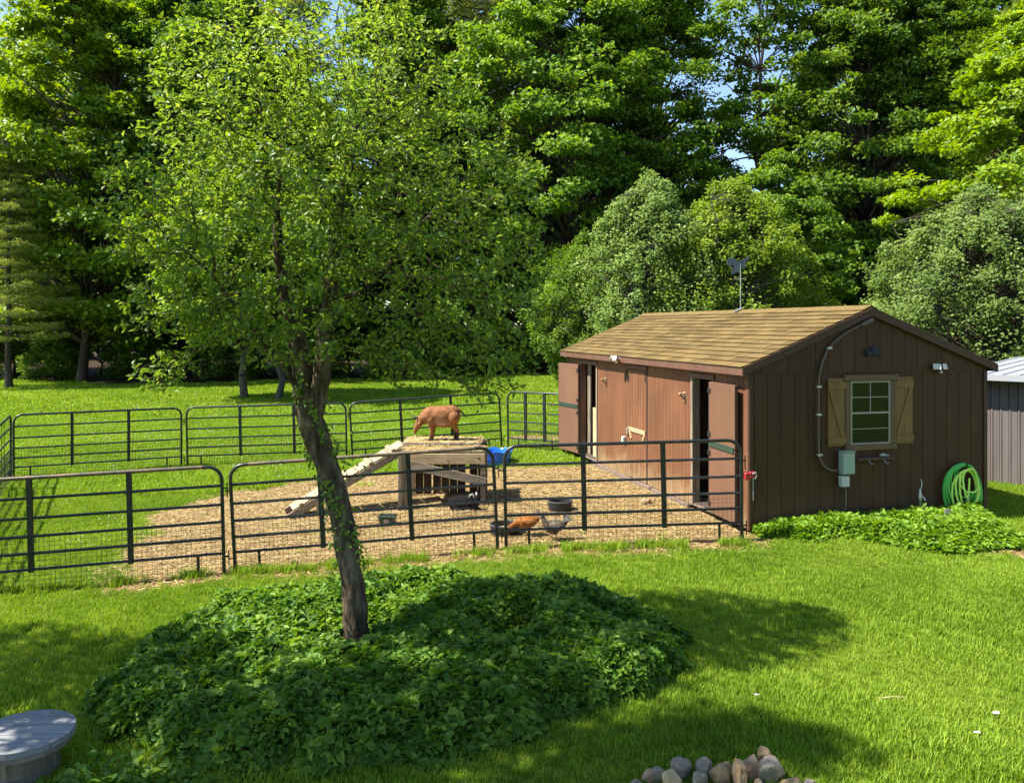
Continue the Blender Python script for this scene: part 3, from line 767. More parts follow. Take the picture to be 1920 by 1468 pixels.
    MB().bb(-.03, .0, DC[0] - .05, DC[1] + .05, 1.915, 1.985).build('door_head', M['trim'], cd, .003)
    MB().bb(-.03, -.0125, DC[0] + .02, DC[1] - .06, .855, .925).build('latch_bar', M['old_wood'], cd, .003)
    MB().bb(-.05, -.0125, DC[1] - .08, DC[1] - .01, .80, .90).build('latch_hook', M['grey_wood_z'], cd, .003)
    MB().bar((-.022, DC[0] + .04, .855), (-.022, DC[0] + .12, .74), .035, .018, (1, 0, 0)).build('latch_brace', M['old_wood'], cd)
    MB().bar((-.022, DC[1] - .10, .855), (-.022, DC[1] - .18, .74), .035, .018, (1, 0, 0)).build('latch_brace', M['old_wood'], cd)
    for l in (DC[1] + .06, DC[0] + .03):
        MB().bb(-.016, -.0125, l - .018, l + .018, 1.72, 1.90).build('hinge', M['rubber'], cd)
    MB().bb(-.05, .012, DC[0] - .2, D2[0], -.02, .055).build('sill_beam', M['skid'], sh, .004)
    MB().bb(-.05, .012, D1[1] + .1, DC[0] - .25, -.03, .05).build('sill_beam', M['skid'], sh, .004)

    # window with trim, two sashes and shutters
    wd = empty('window'); wd.parent = sh
    x0, x1, z0, z1 = 1.47, 2.08, 1.086, 1.92
    y = -.002
    for (a, b, c, d) in ((1.39, x0, 1.012, 2.0), (x1, 2.175, 1.012, 2.0)):
        MB().bb(a, b, -.034, y, 1.092, 1.922).build('side_trim', M['window_trim'], wd, .003)
    MB().bb(1.365, 2.20, -.046, y, 1.925, 2.005).build('head_trim', M['window_trim'], wd, .004)
    MB().bb(1.385, 2.18, -.040, y, 1.01, 1.089).build('sill', M['window_trim'], wd, .004)
    fr = MB().bb(x0, x0 + .022, -.028, y, z0, z1).bb(x1 - .022, x1, -.028, y, z0, z1).bb(x0 + .022, x1 - .022, -.028, y, z1 - .022, z1).bb(x0 + .022, x1 - .022, -.028, y, z0, z0 + .022).build('frame', M['vinyl'], wd)
    zm = 1.50
    MB().bb(x0 + .022, x1 - .022, -.026, y, zm - .012, zm + .012).build('meeting_rail', M['vinyl'], wd)
    xm = (x0 + x1) / 2
    MB().bb(xm - .006, xm + .006, -.021, -.0135, zm + .012, z1 - .022).build('muntin', M['vinyl'], wd)
    MB().bb(x0 + .022, x1 - .022, -.0208, -.0137, 1.70, 1.712).build('muntin', M['vinyl'], wd)
    MB().bb(x0 + .022, x1 - .022, -.0138, -.0118, 1.285, 1.295).build('muntin', M['vinyl'], wd)
    for (a, b, c, d) in ((x0 + .022, xm - .006, zm + .012, 1.70), (xm + .006, x1 - .022, zm + .012, 1.70), (x0 + .022, xm - .006, 1.712, z1 - .022), (xm + .006, x1 - .022, 1.712, z1 - .022),
                         (x0 + .022, x1 - .022, z0 + .022, 1.285), (x0 + .022, x1 - .022, 1.295, zm - .012)):
        MB().bb(a, b, -.012, -.006, c, d).build('pane', M['glass'], wd)
    for (a, b, s) in ((1.13, 1.388, 1), (2.178, 2.44, -1)):
        sht = empty('shutter'); sht.parent = sh
        k = 2; ww = (b - a) / k
        for i in range(k): MB().bb(a + i * ww + .0015, a + (i + 1) * ww - .0015, -.022, y, 1.075, 1.965).build('board', M['shutter'], sht, .002)
        for zc in (1.15, 1.87): MB().bb(a - .004, b + .004, -.038, -.0225, zc - .045, zc + .045).build('batten', M['shutter'], sht, .003)
        p = ((a + .03, 1.82), (b - .03, 1.20)) if s > 0 else ((b - .03, 1.82), (a + .03, 1.20))
        MB().bar((p[0][0], -.030, p[0][1]), (p[1][0], -.030, p[1][1]), .014, .06, (1 if s > 0 else -1, 0, .4)).build('brace', M['shutter'], sht, .002)
    return sh
build_shed()

def mount(name, a, l, z, label, cat, group=None): return empty(name, shp(a, l, z), PHI, label, cat, group)

def shed_fittings():
    # electrical box with its conduit, outlet and cable
    e = mount('electrical_box', 1.375, -.02, .86, 'pale green electrical box with long brown conduit on the gable wall', 'electrical box')
    def c(a, z, y=-.02): return (a - 1.375, y, z - .86)
    MB().bb(-.09, .09, -.10, .002, -.14, .15).build('housing', M['box_green'], e, .006)
    MB().bb(-.084, .084, -.107, -.1005, -.133, .142).build('cover', M['box_green'], e, .004)
    MB().bb(-.09, .09, -.12, .0, .152, .160).build('hood', M['box_green'], e)
    pts = [(1.27, .762), (1.17, .772), (1.09, .80), (1.03, .86), (.985, .96), (.973, 1.10), (.973, 1.5), (.973, 1.89), (.985, 2.0), (1.005, 2.10), (1.05, 2.22), (1.11, 2.34), (1.22, 2.45), (1.366, 2.549), (1.50, 2.61), (1.627, 2.668)]
    MB().tube([c(a, z, -.022) for a, z in pts], .017, 10).build('conduit', M['conduit'], e, smooth=True)
    MB().bar(c(1.61, 2.66, -.03), c(1.79, 2.735, -.03), .05, .055).build('service_head', M['conduit'], e, .008)
    for a, z in ((.973, 1.86), (.973, 1.5), (.985, .98), (1.13, 2.36), (1.40, 2.562)):
        MB().bb(a - 1.375 - .035, a - 1.375 + .035, -.043, .002, z - .86 - .012, z - .86 + .012).build('strap', M['metal'], e)
    MB().bb(-.09, .03, -.075, .002, -.305, -.165).build('outlet', M['white'], e, .006)
    MB().lathe([(.026, 0), (.026, .012), (.018, .012), (.018, .004)], 14).build('outlet_cover', M['lamp_body'], e)
    e.children[-1].location = (-.03, -.076, -.235); e.children[-1].rotation_euler = (R(90), 0, 0)
    MB().tube([(.0, -.03, -.30), (.005, -.035, -.45), (.0, -.03, -.6), (.005, -.04, -.80)], .008, 6).build('cable', M['grey_wood_z'], e, smooth=True)
    # flood light on the gable
    f = mount('flood_light', 2.84, -.02, 2.08, 'white twin-panel flood light on the right of the gable wall', 'flood light')
    MB().bb(-.035, .035, -.03, .004, -.04, .03).build('bracket', M['rubber'], f, .004)
    MB().lathe([(.0, -.03), (.02, -.02), (.022, .0), (.015, .012)], 12, (.01, -.05, -.045)).build('sensor', M['white'], f, smooth=True)
    for s, ang in ((-1, .5), (1, -.35)):
        p = empty('panel'); p.parent = f; p.location = (s * .065 - .005, -.07, .02); p.rotation_euler = (R(-18), 0, -ang)
        MB().bb(-.055, .055, .004, .03, -.045, .045).build('panel_housing', M['rubber'], p, .005)
        MB().bb(-.049, .049, -.002, .0035, -.039, .039).build('lens', M['lamp'], p)
    # twin lamp on the eave fascia
    t = mount('eave_lamp', -OH - .022, 4.0, roof_z(-OH) - .075, 'pair of round grey lamp heads on the eave above the siding', 'lamp')
    MB().lathe([(.04, 0), (.04, .02), (.03, .03)], 14).build('base_plate', M['lamp_body'], t)
    t.children[-1].rotation_euler = (0, R(-90), 0)
    for s in (-1, 1):
        hd = MB().lathe([(.018, -.05), (.035, -.03), (.045, .02), (.052, .055), (.05, .06)], 16).build('lamp_head', M['lamp_body'], t, smooth=True)
        hd.location = (-.07, s * .065, .01); hd.rotation_euler = (R(-25 * s), R(-70), 0)
        MB().lathe([(.046, .0601), (.03, .066), (.0, .068)], 16).build('lens', M['lamp'], hd, smooth=True)
    MB().lathe([(.012, -.05), (.016, -.02), (.014, 0)], 10, (-.045, 0, -.01)).build('sensor', M['white'], t, smooth=True)
    # scrollwork ornament near the peak
    o = mount('wall_ornament', 1.80, -.018, 2.29, 'small dark blue iron scroll ornament below the gable peak', 'ornament')
    rg = random.Random(4)
    for k in range(15):
        a = R(-35 + 250 * k / 14); ln = rg.uniform(.10, .15)
        dx, dz = math.cos(a) * ln * 1.25, math.sin(a) * ln * .75
        MB().tube([(0, -.012, -.02), (dx * .5, -.02, dz * .5), (dx, -.012, dz)], [.004, .011, .003], 6).build('leaf', M['iron'], o, smooth=True)
    MB().tube([(-.07, -.02, 0), (-.04, -.026, .035), (0, -.026, 0), (.04, -.026, -.035), (.08, -.02, .0), (.05, -.026, .035)], .006, 6).build('scroll', M['iron'], o, smooth=True)
    MB().bb(-.02, .02, -.012, .002, -.04, .02).build('back_plate', M['iron'], o)
    # shelf rail with hooks and a grip lying on it
    h = mount('hook_rail', 1.82, -.001, .90, 'reddish wooden rail with two hooks under the window', 'hook rail')
    MB().bb(-.285, .285, -.085, .001, -.014, .014).build('rail', M['door_edge'], h, .004)
    for x in (-.08, .16):
        MB().tube([(x, -.04, -.012), (x, -.05, -.05), (x + .01, -.075, -.075), (x + .015, -.10, -.06)], .007, 8).build('hook', M['metal'], h, smooth=True)
    g = mount('hose_nozzle', 1.96, -.045, .916, 'small grey hose nozzle lying on the hook rail', 'nozzle')
    MB().tube([(-.05, 0, .022), (0, 0, .026), (.04, .0, .016), (.09, 0, .01)], [.02, .024, .016, .008], 10).build('barrel', M['box_green'], g, smooth=True)
    MB().tube([(-.01, 0, .01), (.02, -.01, .006), (.06, -.015, .006)], .006, 6).build('grip', M['rubber'], g, smooth=True)
    # frost-proof hydrant
    s = mount('water_spigot', 2.47, -.12, .0, 'grey standing water spigot in front of the gable wall', 'spigot')
    MB().tube([(0, 0, -.03), (0, 0, .40)], .014, 10).build('pipe', M['metal'], s, smooth=True)
    MB().lathe([(.018, .30), (.026, .32), (.026, .40), (.018, .43), (.012, .48)], 12).build('valve_body', M['metal'], s, smooth=True)
    MB().tube([(0, 0, .38), (.03, -.03, .37), (.045, -.045, .33)], .013, 10).build('spout', M['metal'], s, smooth=True)
    MB().tube([(0, 0, .47), (.015, -.01, .50), (.03, 0, .56), (.02, .0, .60), (.0, 0, .61)], .007, 8).build('handle', M['metal'], s, smooth=True)
    # coiled hose
    hs = mount('garden_hose', 3.22, -.03, -.01, 'coiled bright green garden hose hanging by the right corner of the shed', 'hose')
    rg = random.Random(9)
    def ring(cx, cz, rx, rz, tilt, y0, r=.0125, a0=0, a1=360, drop=0, n=40):
        pts = []
        for i in range(n + 1):
            a = R(a0 + (a1 - a0) * i / n)
            x = cx + rx * math.cos(a); z = cz + rz * math.sin(a)
            pts.append((x + tilt * (z - cz), y0 + .012 * math.sin(3 * a + cx * 9), z))
        return pts
    for k in range(7):
        rx = .315 - .022 * k + rg.uniform(-.01, .01); rz = .40 - .03 * k
        MB().tube(ring(-.0 + rg.uniform(-.02, .02), .385 + (.40 - rz) * .9, rx, rz, rg.uniform(-.05, .05), -.03 - .014 * (k % 4))[:-1], .0125, 8, closed=True).build('coil', M['hose'], hs, smooth=True)
    for k in range(4):
        rx = .20 - .025 * k; rz = .30 - .02 * k
        MB().tube(ring(-.03 + .025 * k, .40 + .03 * k, rx, rz, rg.uniform(-.12, .12), -.085 - .012 * k)[:-1], .0125, 8, closed=True).build('coil', M['hose_sunlit'], hs, smooth=True)
    MB().tube([(-.13, -.115, .66), (-.15, -.13, .52), (-.05, -.14, .42), (.08, -.14, .41), (.16, -.13, .46), (.15, -.12, .58)], .0125, 8).build('loop', M['hose_sunlit'], hs, smooth=True)
    MB().tube([(.02, -.12, .60), (.0, -.13, .45), (-.02, -.14, .38), (-.03, -.14, .34)], .0125, 8).build('hose_end', M['hose_sunlit'], hs, smooth=True)
    MB().tube([(-.03, -.14, .345), (-.03, -.142, .29)], .017, 10).build('coupling', M['metal'], hs, smooth=True)
    MB().tube([(0, .012, .79), (0, -.10, .775), (0, -.115, .80)], .010, 8).build('hanger', M['rubber'], hs, smooth=True)
    # small wooden perches on the pen wall and a white switch box
    for l, z, lab in ((4.95, 1.66, 'small wooden bracket on the siding beside the far doorway'), (1.78, 1.64, 'small wooden bracket on the siding beside the near doorway')):
        b = mount('wall_bracket', -.002, l, z, lab, 'bracket', 'wooden brackets on the pen side of the shed')
        MB().bb(-.10, .001, -.025, .025, .0, .02).build('shelf', M['old_wood'], b, .003)
        MB().bar((-.085, 0, .0), (-.006, 0, -.08), .03, .018).build('strut', M['grey_wood_z'], b)
        MB().bb(-.014, .001, -.03, .03, -.10, .035).build('back_plate', M['old_wood'], b, .002)
    b = mount('switch_box', -.001, 4.05, .68, 'small white box on the siding left of the middle door', 'box')
    MB().bb(-.055, .0, -.04, .04, -.05, .05).build('housing', M['white'], b, .006)
    MB().bb(-.062, -.0555, -.034, .034, -.044, .044).build('cover', M['white'], b, .003)
    # weathervane on the ridge
    v = empty('weathervane', shp(RA - .02, 3.22, roof_z(RA) - .0), 0, 'slate winged weathervane on a thin pole on the shed ridge', 'weathervane')
    MB().bar((-.10, -.02, -.02), (.03, .0, .04), .06, .03).build('foot', M['metal'], v, .004)
    MB().tube([(0, 0, .0), (.003, 0, .45), (-.002, 0, .80)], .008, 8).build('pole', M['metal'], v, smooth=True)
    MB().tube([(-.11, 0, .53), (.08, 0, .54)], .006, 6).build('arm', M['metal'], v)
    MB().tube([(0, -.09, .53), (0, .09, .53)], .006, 6).build('arm', M['metal'], v)
    sc = .0097
    P = [(25, 33), (25, 25), (26, 24), (30, 21.5), (36, 20), (38, 22), (39, 26), (43, 28), (47, 26), (52, 24), (57, 22), (61, 19), (62, 17), (63, 20), (61, 25), (57, 28), (55, 32), (57, 36), (55, 40), (53, 40), (50, 36), (48, 39), (46, 43), (42, 46), (38, 48), (34, 50), (32, 47), (34, 41), (37, 36), (34, 34), (28, 35)]
    poly = [((x - 48) * sc, .77 - (z - 34) * sc) for x, z in P]
    MB().prism(poly, 'y', -.006, .006).build('winged_plate', M['vane'], v)
shed_fittings()

# ------------------------------------------------------------------ grey outbuilding on the right
def outbuilding():
    b = empty('outbuilding', (7.75, 14.25, gz(7.75, 14.25) - .03), R(-47), 'grey ribbed metal outbuilding with white metal roof behind the shed', 'outbuilding')
    # local x runs along the wall towards the right, -y faces the pen
    n = 26; w = .135
    wall = MB().bb(0, n * w, .02, .10, 0, 1.81).build('wall', M['metal_wall'], b)
    rib = MB().prism([(.004, 0), (.018, -.014), (.034, -.014), (.044, 0), (w - .002, 0), (w - .002, .022), (.004, .022)], 'z', .0, 1.81).mesh('wall_panel'); rib.materials.append(M['metal_wall'])
    for i in range(n):
        o = link('wall_panel', rib, None, wall); o.location = (i * w, 0, 0)
    MB().bb(0, .08, .10, 3.2, 0, 1.80).build('side_wall', M['metal_wall'], b)
    rf = MB().prism([(-.28, 1.80), (3.4, 1.98), (3.4, 2.03), (-.28, 1.85)], 'x', -.15, n * w).build('roof', M['metal_roof'], b)
    for i in range(15):
        x = -.12 + i * .25
        MB().prism([(-.29, 1.853), (3.4, 2.033), (3.4, 2.05), (-.29, 1.87)], 'x', x, x + .03).build('roof_rib', M['metal_roof'], rf)
    MB().bb(-.15, n * w, -.30, -.282, 1.76, 1.86).build('eave_trim', M['metal_roof'], b)
outbuilding()

# ------------------------------------------------------------------ corral panels
RZS = (1.245, 1.02, .80, .60, .41, .235)
def panel(p0, p1, label, wire=True, brown_top=False, ups=2):
    a = Vector((p0[0], p0[1], gz(*p0))); b = Vector((p1[0], p1[1], gz(*p1)))
    X = (b - a); Ln = X.length; X.normalize()
    Yv = Vector((0, 0, 1)).cross(X).normalized(); Z = X.cross(Yv)
    e = empty('corral_panel', a, 0, label, 'fence panel', 'tube corral panels around the pen')
    m = Matrix((X, Yv, Z)).transposed().to_4x4(); m.translation = a; e.matrix_world = m
    r = .021; c = .16
    pts = [(r, 0, -.01), (r, 0, RZS[0] - c)]
    for i in range(1, 7):
        t = R(90 * i / 6); pts.append((r + c - c * math.cos(t), 0, RZS[0] - c + c * math.sin(t)))
    for i in range(0, 7):
        t = R(90 - 90 * i / 6); pts.append((Ln - r - c + c * math.cos(t), 0, RZS[0] - c + c * math.sin(t)))
    pts += [(Ln - r, 0, -.01)]
    MB().tube(pts, r, 10).build('frame', M['steel'], e, smooth=True)
    if brown_top: MB().tube([(r + c + .05, 0, RZS[0] + .001), (Ln - r - c - .05, 0, RZS[0] + .001)], r + .0012, 10).build('brown_top_rail', M['steel_brown'], e, smooth=True)
    rm = MB().tube([(r, 0, 0), (Ln - r, 0, 0)], .0165, 8).mesh('rail', smooth=True); rm.materials.append(M['steel'])
    for z in RZS[1:]:
        o = link('rail', rm, None, e); o.location = (0, 0, z)
    um = MB().bb(-.028, .028, -.022, -.0168, RZS[5] - .03, RZS[0]).bb(-.028, .028, .0168, .022, RZS[5] - .03, RZS[0]).mesh('upright', 0); um.materials.append(M['steel'])
    for k in range(ups):
        o = link('upright', um, None, e); o.location = (Ln * (k + 1) / (ups + 1), 0, 0)
    for x, s in ((.30, 1), (Ln - .30, -1)):
        MB().tube([(x, 0, RZS[5]), (x, 0, .08), (x + s * .012, 0, .03), (x + s * .05, 0, -.01)], .0165, 8).build('leg', M['steel'], e, smooth=True)
    for z in (.99, .20):
        MB().bar((Ln - r, 0, z), (Ln + .045, 0, z), .03, .012).build('hinge_lug', M['steel'], e)
        MB().bar((-.045, 0, z - .035), (r, 0, z - .035), .03, .012).build('hinge_lug', M['steel'], e)
        MB().tube([(Ln + .035, 0, z - .11), (Ln + .035, 0, z + .06)], .007, 6).build('hinge_pin', M['steel'], e)
    if wire:
        w = MB(); nv = int(Ln / .052)
        for i in range(1, nv):
            x = i * Ln / nv; w.box((x, -.024, .30), (.003, .003, .58))
        for j in range(12): w.box((Ln / 2, -.0265, .02 + j * .052), (Ln - .05, .003, .003))
        prop(w.build('wire_mesh', M['wire'], e), kind='stuff')
    return e
panel((-6.28, 8.93), (-3.32, 9.66), 'leftmost near fence panel with brownish top rail', brown_top=True)
panel((-3.24, 9.68), (-.15, 10.05), 'near fence panel in the middle, behind the leaning tree trunk', brown_top=True)
panel((-.09, 10.06), (2.84, 10.19), 'near fence panel on the right, latched to the shed corner')
panel((-9.62, 16.02), (-6.87, 17.35), 'far fence panel at the left corner of the pen')
panel((-6.80, 17.38), (-3.50, 17.74), 'far fence panel behind the leaning tree trunk')
panel((-3.42, 17.76), (-.20, 18.28), 'far fence panel behind the standing brown goat')
panel((-.10, 18.30), (1.10, 17.45), 'short far fence panel running to the open stable door')
panel((-7.98, 12.55), (-9.60, 15.94), 'side fence panel at the left edge of the picture')
panel((-6.34, 8.98), (-7.94, 12.46), 'side fence panel nearest the house, mostly out of view')

def red_latch():
    e = empty('gate_latch', (2.885, 10.205, gz(2.885, 10.2) + .80), R(8), 'red clamp latch between gate panel and shed corner', 'latch')
    MB().bb(-.05, .035, -.05, .03, -.04, .05).build('clamp_body', M['red'], e, .01)
    MB().bb(.02, .09, -.03, .02, -.015, .06).build('clamp_jaw', M['red'], e, .008)
    MB().tube([(.05, -.035, .03), (.09, -.05, .05), (.10, -.05, .02), (.08, -.045, -.03)], .008, 6).build('catch', M['metal'], e, smooth=True)
    ch = MB(); rg = random.Random(1)
    z = -.03
    for i in range(13):
        pts = [(.06 + .006 * math.cos(t) * (1 if i % 2 else .2) + rg.uniform(-.004, .004), -.04 + .006 * math.cos(t) * (.2 if i % 2 else 1), z + .014 * math.sin(t)) for t in [R(45 * j) for j in range(8)]]
        ch.tube(pts, .0025, 5, closed=True); z -= .021
    ch.build('chain', M['metal'], e)
red_latch()

# ------------------------------------------------------------------ goat shelter with ramp
def shelter():
    z0 = gz(-1.05, 12.8)
    e = empty('goat_shelter', (-1.69, 12.62, z0), 0, 'wooden goat shelter with straw covered deck and plank ramp', 'goat shelter')
    W, D = 1.28, 1.1
    H1, H2 = .86, .93                                   # front shelf and raised back deck
    for (x, y, h) in ((.02, .03, H1 - .02), (W - .07, .03, H1 - .02), (.02, D - .09, H2 - .03), (W - .07, D - .09, H2 - .03)):
        MB().bb(x, x + .075, y, y + .075, -.03, h).build('post', M['grey_wood_z'], e, .004)
    MB().bb(-.035, .018, -.02, .035, -.03, H1 - .05).build('post', M['grey_wood_z'], e, .004)
    MB().bb(.11, .15, .05, .085, -.03, H1 - .05).build('post', M['grey_wood_z'], e, .004)
    for i in range(3): MB().bb(.0, W, .0 + i * .14, .135 + i * .14, H1 - .03, H1).build('deck_plank', M['grey_wood'], e, .003)
    for i in range(5): MB().bb(-.04, W - .06, .43 + i * .135, .43 + i * .135 + .13, H2 - .03, H2).build('deck_plank', M['grey_wood'], e, .003)
    MB().bb(-.03, W - .07, .405, .4295, H1 + .001, H2 - .002).build('deck_edge', M['grey_wood'], e, .003)
    MB().bb(.14, W, -.03, -.005, H1 - .19, H1 - .035).build('header_board', M['old_wood'], e, .004)
    for x, z, r in ((.72, .72, .012), (1.19, .76, .016)):
        k = MB().lathe([(r, 0), (r, .004), (r * .5, .005)], 12).build('knot', M['dark_wood'], e); k.location = (x, -.0302, z); k.rotation_euler = (R(90), 0, 0)
    MB().bar((.15, -.045, H1 - .20), (W + .02, -.045, .40), .022, .13).build('diagonal_brace', M['grey_wood'], e, .003)
    # back wall of dark planks with gaps
    x = .10; rg = random.Random(8)
    for i, w in enumerate((.13, .13, .13, .13, .125, .13, .13, .12)):
        gap = .07 if i in (5,) else (.025 if i == 1 else .006)
        MB().bb(x, x + w, D - .03, D - .008, .0, H2 - .035).build('back_plank', M['dark_wood'], e, .003); x += w + gap
    y = .12
    for i in range(6):
        MB().bb(W - .03, W - .008, y, y + .125, .0, H1 - .035).build('side_plank', M['dark_wood'] if i % 2 else M['grey_wood_z'], e, .003); y += .16
    # straw lying on the deck
    r = np.random.default_rng(3); n = 1500
    px = r.uniform(.0, W, n); py = r.uniform(.02, D - .02, n); up = py > .43
    k = up | (py < .40); px, py, up = px[k], py[k], up[k]; n = len(px)
    px = np.where(up, np.clip(px, .0, W - .1), px)
    pz = np.where(up, H2, H1) + r.uniform(.002, .02, n) + np.where(up, .0, .035 * r.uniform(0, 1, n))
    a = r.uniform(0, 6.28, n); ln = r.uniform(.05, .15, n); wd = r.uniform(.0025, .0055, n); pt = r.normal(0, .2, n)
    d = np.stack([np.cos(a), np.sin(a), np.sin(pt)], 1) * ln[:, None] / 2; s = np.stack([-np.sin(a), np.cos(a), r.uniform(-.4, .4, n)], 1) * wd[:, None]
    c = np.stack([px, py, pz], 1)
    me = fast_mesh('deck_straw', np.stack([c - d - s, c - d + s, c + d + s, c + d - s], 1).reshape(-1, 3), np.arange(n * 4).reshape(-1, 4), np.repeat(r.uniform(.2, 1, n), 4))
    prop(link('deck_straw', me, M['straw'], e), kind='stuff')
    bed_ = MB().bb(.03, W - .02, .01, .40, H1 + .0005, H1 + .012).bb(.0, W - .09, .44, D - .02, H2 + .0005, H2 + .008).build('straw_layer', M['straw_solid'], e, .003)
    # ramp
    A = Vector((-1.72, -.10, -.03)); B = Vector((-.03, .60, H2 - .015))
    dr = (B - A); Ln = dr.length; dr.normalize(); sd_ = Vector((dr.y, -dr.x, 0)).normalized(); nr = sd_.cross(dr)
    if nr.z < 0: nr = -nr
    rp = empty('ramp'); rp.parent = e
    hw = .20
    for s in (-1, 1):
        q = sd_ * (hw * s)
        MB().bar(A + q - nr * .06, B + q - nr * .06, .035, .11, nr).build('side_rail', M['grey_wood'], rp, .003)
    nseg = 7
    for i in range(nseg):
        t0 = i / nseg * (Ln - .12) + .10; t1 = (i + 1) / nseg * (Ln - .12) + .085
        for s in (-1, 1):
            q = sd_ * (hw * .52 * s)
            MB().bar(A + dr * t0 + q + nr * .009, A + dr * t1 + q + nr * .013, .20, .018, nr).build('ramp_board', M['old_wood'], rp, .002)
    for i in range(5):
        t = (i + .6) / 5.2 * Ln
        MB().bar(A + dr * t - sd_ * .21 + nr * .035, A + dr * t + sd_ * .21 + nr * .035, .06, .022, nr).build('cleat', M['old_wood'], rp, .002)
    for t in (.25,):
        p = A + dr * (Ln * t) + sd_ * hw
        MB().bb(p.x - .03, p.x + .03, p.y - .02, p.y + .02, -.05, p.z - .10).build('prop', M['grey_wood_z'], rp, .003)
M['straw_solid'] = noisy('packed_straw', (.36, .24, .09), (.66, .49, .22), (40, 40, 40), .85, 6, .6, bdist=.01)
shelter()

# ------------------------------------------------------------------ tubs, bucket, stone
def tub(name, x, y, r, h, label, cat, body, rim, fill=None, flare=1.08, wall=.02, lobes=0):
    e = empty(name, (x, y, gz(x, y) - .004), 0, label, cat)
    MB().lathe([(r / flare * .97, 0), (r / flare, .02), (r, h), (r - wall, h), (r / flare - wall, .03), (.01, .03)], 32).build('wall', body, e, smooth=True)
    MB().tube([((r - wall / 2) * math.cos(R(10 * i)), (r - wall / 2) * math.sin(R(10 * i)), h) for i in range(36)], wall * .62, 8, closed=True).build('rim', rim, e, smooth=True)
    if fill: MB().lathe([(r / flare - wall, .031), (r / flare - wall + .002, h * .5), (.01, h * .5)], 24).build('contents', fill, e)
    return e
tub('feed_pan', .70, 12.1, .18, .14, 'black rubber pan standing alone on the straw', 'feed pan', M['rubber'], M['rim'])
tub('feed_pan', -.09, 10.83, .20, .13, 'black rubber pan behind the gate hinge beside the orange hen', 'feed pan', M['rubber'], M['rim'], M['straw_solid'])
def green_tub():
    x, y = -1.75, 11.7
    e = empty('feed_box', (x, y, gz(x, y) - .003), R(-6), 'small dark green trapezoid tub with a faded emblem', 'feed tub')
    t, b, h, dt, db = .115, .085, .14, .085, .065
    vs = [(-b, -db, 0), (b, -db, 0), (b, db, 0), (-b, db, 0), (-t, -dt, h), (t, -dt, h), (t, dt, h), (-t, dt, h)]
    i_ = .008
    vi = [(-b + i_, -db + i_, .01), (b - i_, -db + i_, .01), (b - i_, db - i_, .01), (-b + i_, db - i_, .01), (-t + i_, -dt + i_, h), (t - i_, -dt + i_, h), (t - i_, dt - i_, h), (-t + i_, dt - i_, h)]
    m = MB().add(vs + vi, [(0, 3, 2, 1), (0, 1, 5, 4), (1, 2, 6, 5), (2, 3, 7, 6), (3, 0, 4, 7), (8, 9, 10, 11), (8, 12, 13, 9), (9, 13, 14, 10), (10, 14, 15, 11), (11, 15, 12, 8), (4, 5, 13, 12), (5, 6, 14, 13), (6, 7, 15, 14), (7, 4, 12, 15)])
    m.build('body', M['green_tub'], e)
    MB().tube([(-t, -dt, h), (t, -dt, h), (t, dt, h), (-t, dt, h)], .010, 6, closed=True).build('rim', M['green_tub'], e)
    k = math.atan2(dt - db, h)
    def fr(u, v, o=.002):
        yy = -(db + (dt - db) * v / h) - o; return (u, yy, v)
    sh = [(-.035, .085), (-.02, .098), (.0, .102), (.02, .098), (.035, .085), (.03, .04), (.018, .032), (-.018, .032), (-.03, .04)]
    MB().add([fr(u, v, .0015) for u, v in sh] + [fr(u, v, .003) for u, v in sh], [tuple(range(9)), tuple(range(17, 8, -1))] + [(i, (i + 1) % 9, 9 + (i + 1) % 9, 9 + i) for i in range(9)]).build('emblem', M['logo'], e)
    MB().tube([fr(u, v, .003) for u, v in sh], .003, 5, closed=True).build('emblem_outline', M['logo2'], e)
    MB().tube([fr(u, v, .004) for u, v in ((-.022, .082), (0, .088), (.022, .082))], .0025, 5).build('emblem_band', M['logo2'], e)
green_tub()
def pool():
    x, y = -.33, 16.45
    e = empty('blue_tub', (x, y, gz(x, y) - .01), 0, 'bright blue plastic tub behind the goat shelter', 'tub')
    n = 48; m = MB(); prof = [(.27, 0, 0), (.30, .03, .3), (.315, .17, 1), (.325, .26, 1), (.34, .285, .5), (.325, .29, .5), (.30, .26, .6), (.285, .08, 0), (.01, .06, 0)]
    vs = []
    for r, z, k in prof:
        for j in range(n):
            a = 2 * math.pi * j / n
            rr = r + .012 * k * math.sin(8 * a); zz = z + (.016 * math.sin(8 * a + .7) if z > .2 else 0)
            vs.append((rr * math.cos(a), rr * math.sin(a), zz))
    fs = [(i * n + j, i * n + (j + 1) % n, (i + 1) * n + (j + 1) % n, (i + 1) * n + j) for i in range(len(prof) - 1) for j in range(n)]
    fs.append(tuple(range(n - 1, -1, -1)))
    m.add(vs, fs).build('shell', M['blue'], e, smooth=True)
    MB().lathe([(.295, .15), (.296, .155), (.01, .156)], 32).build('water', M['water'], e)
pool()

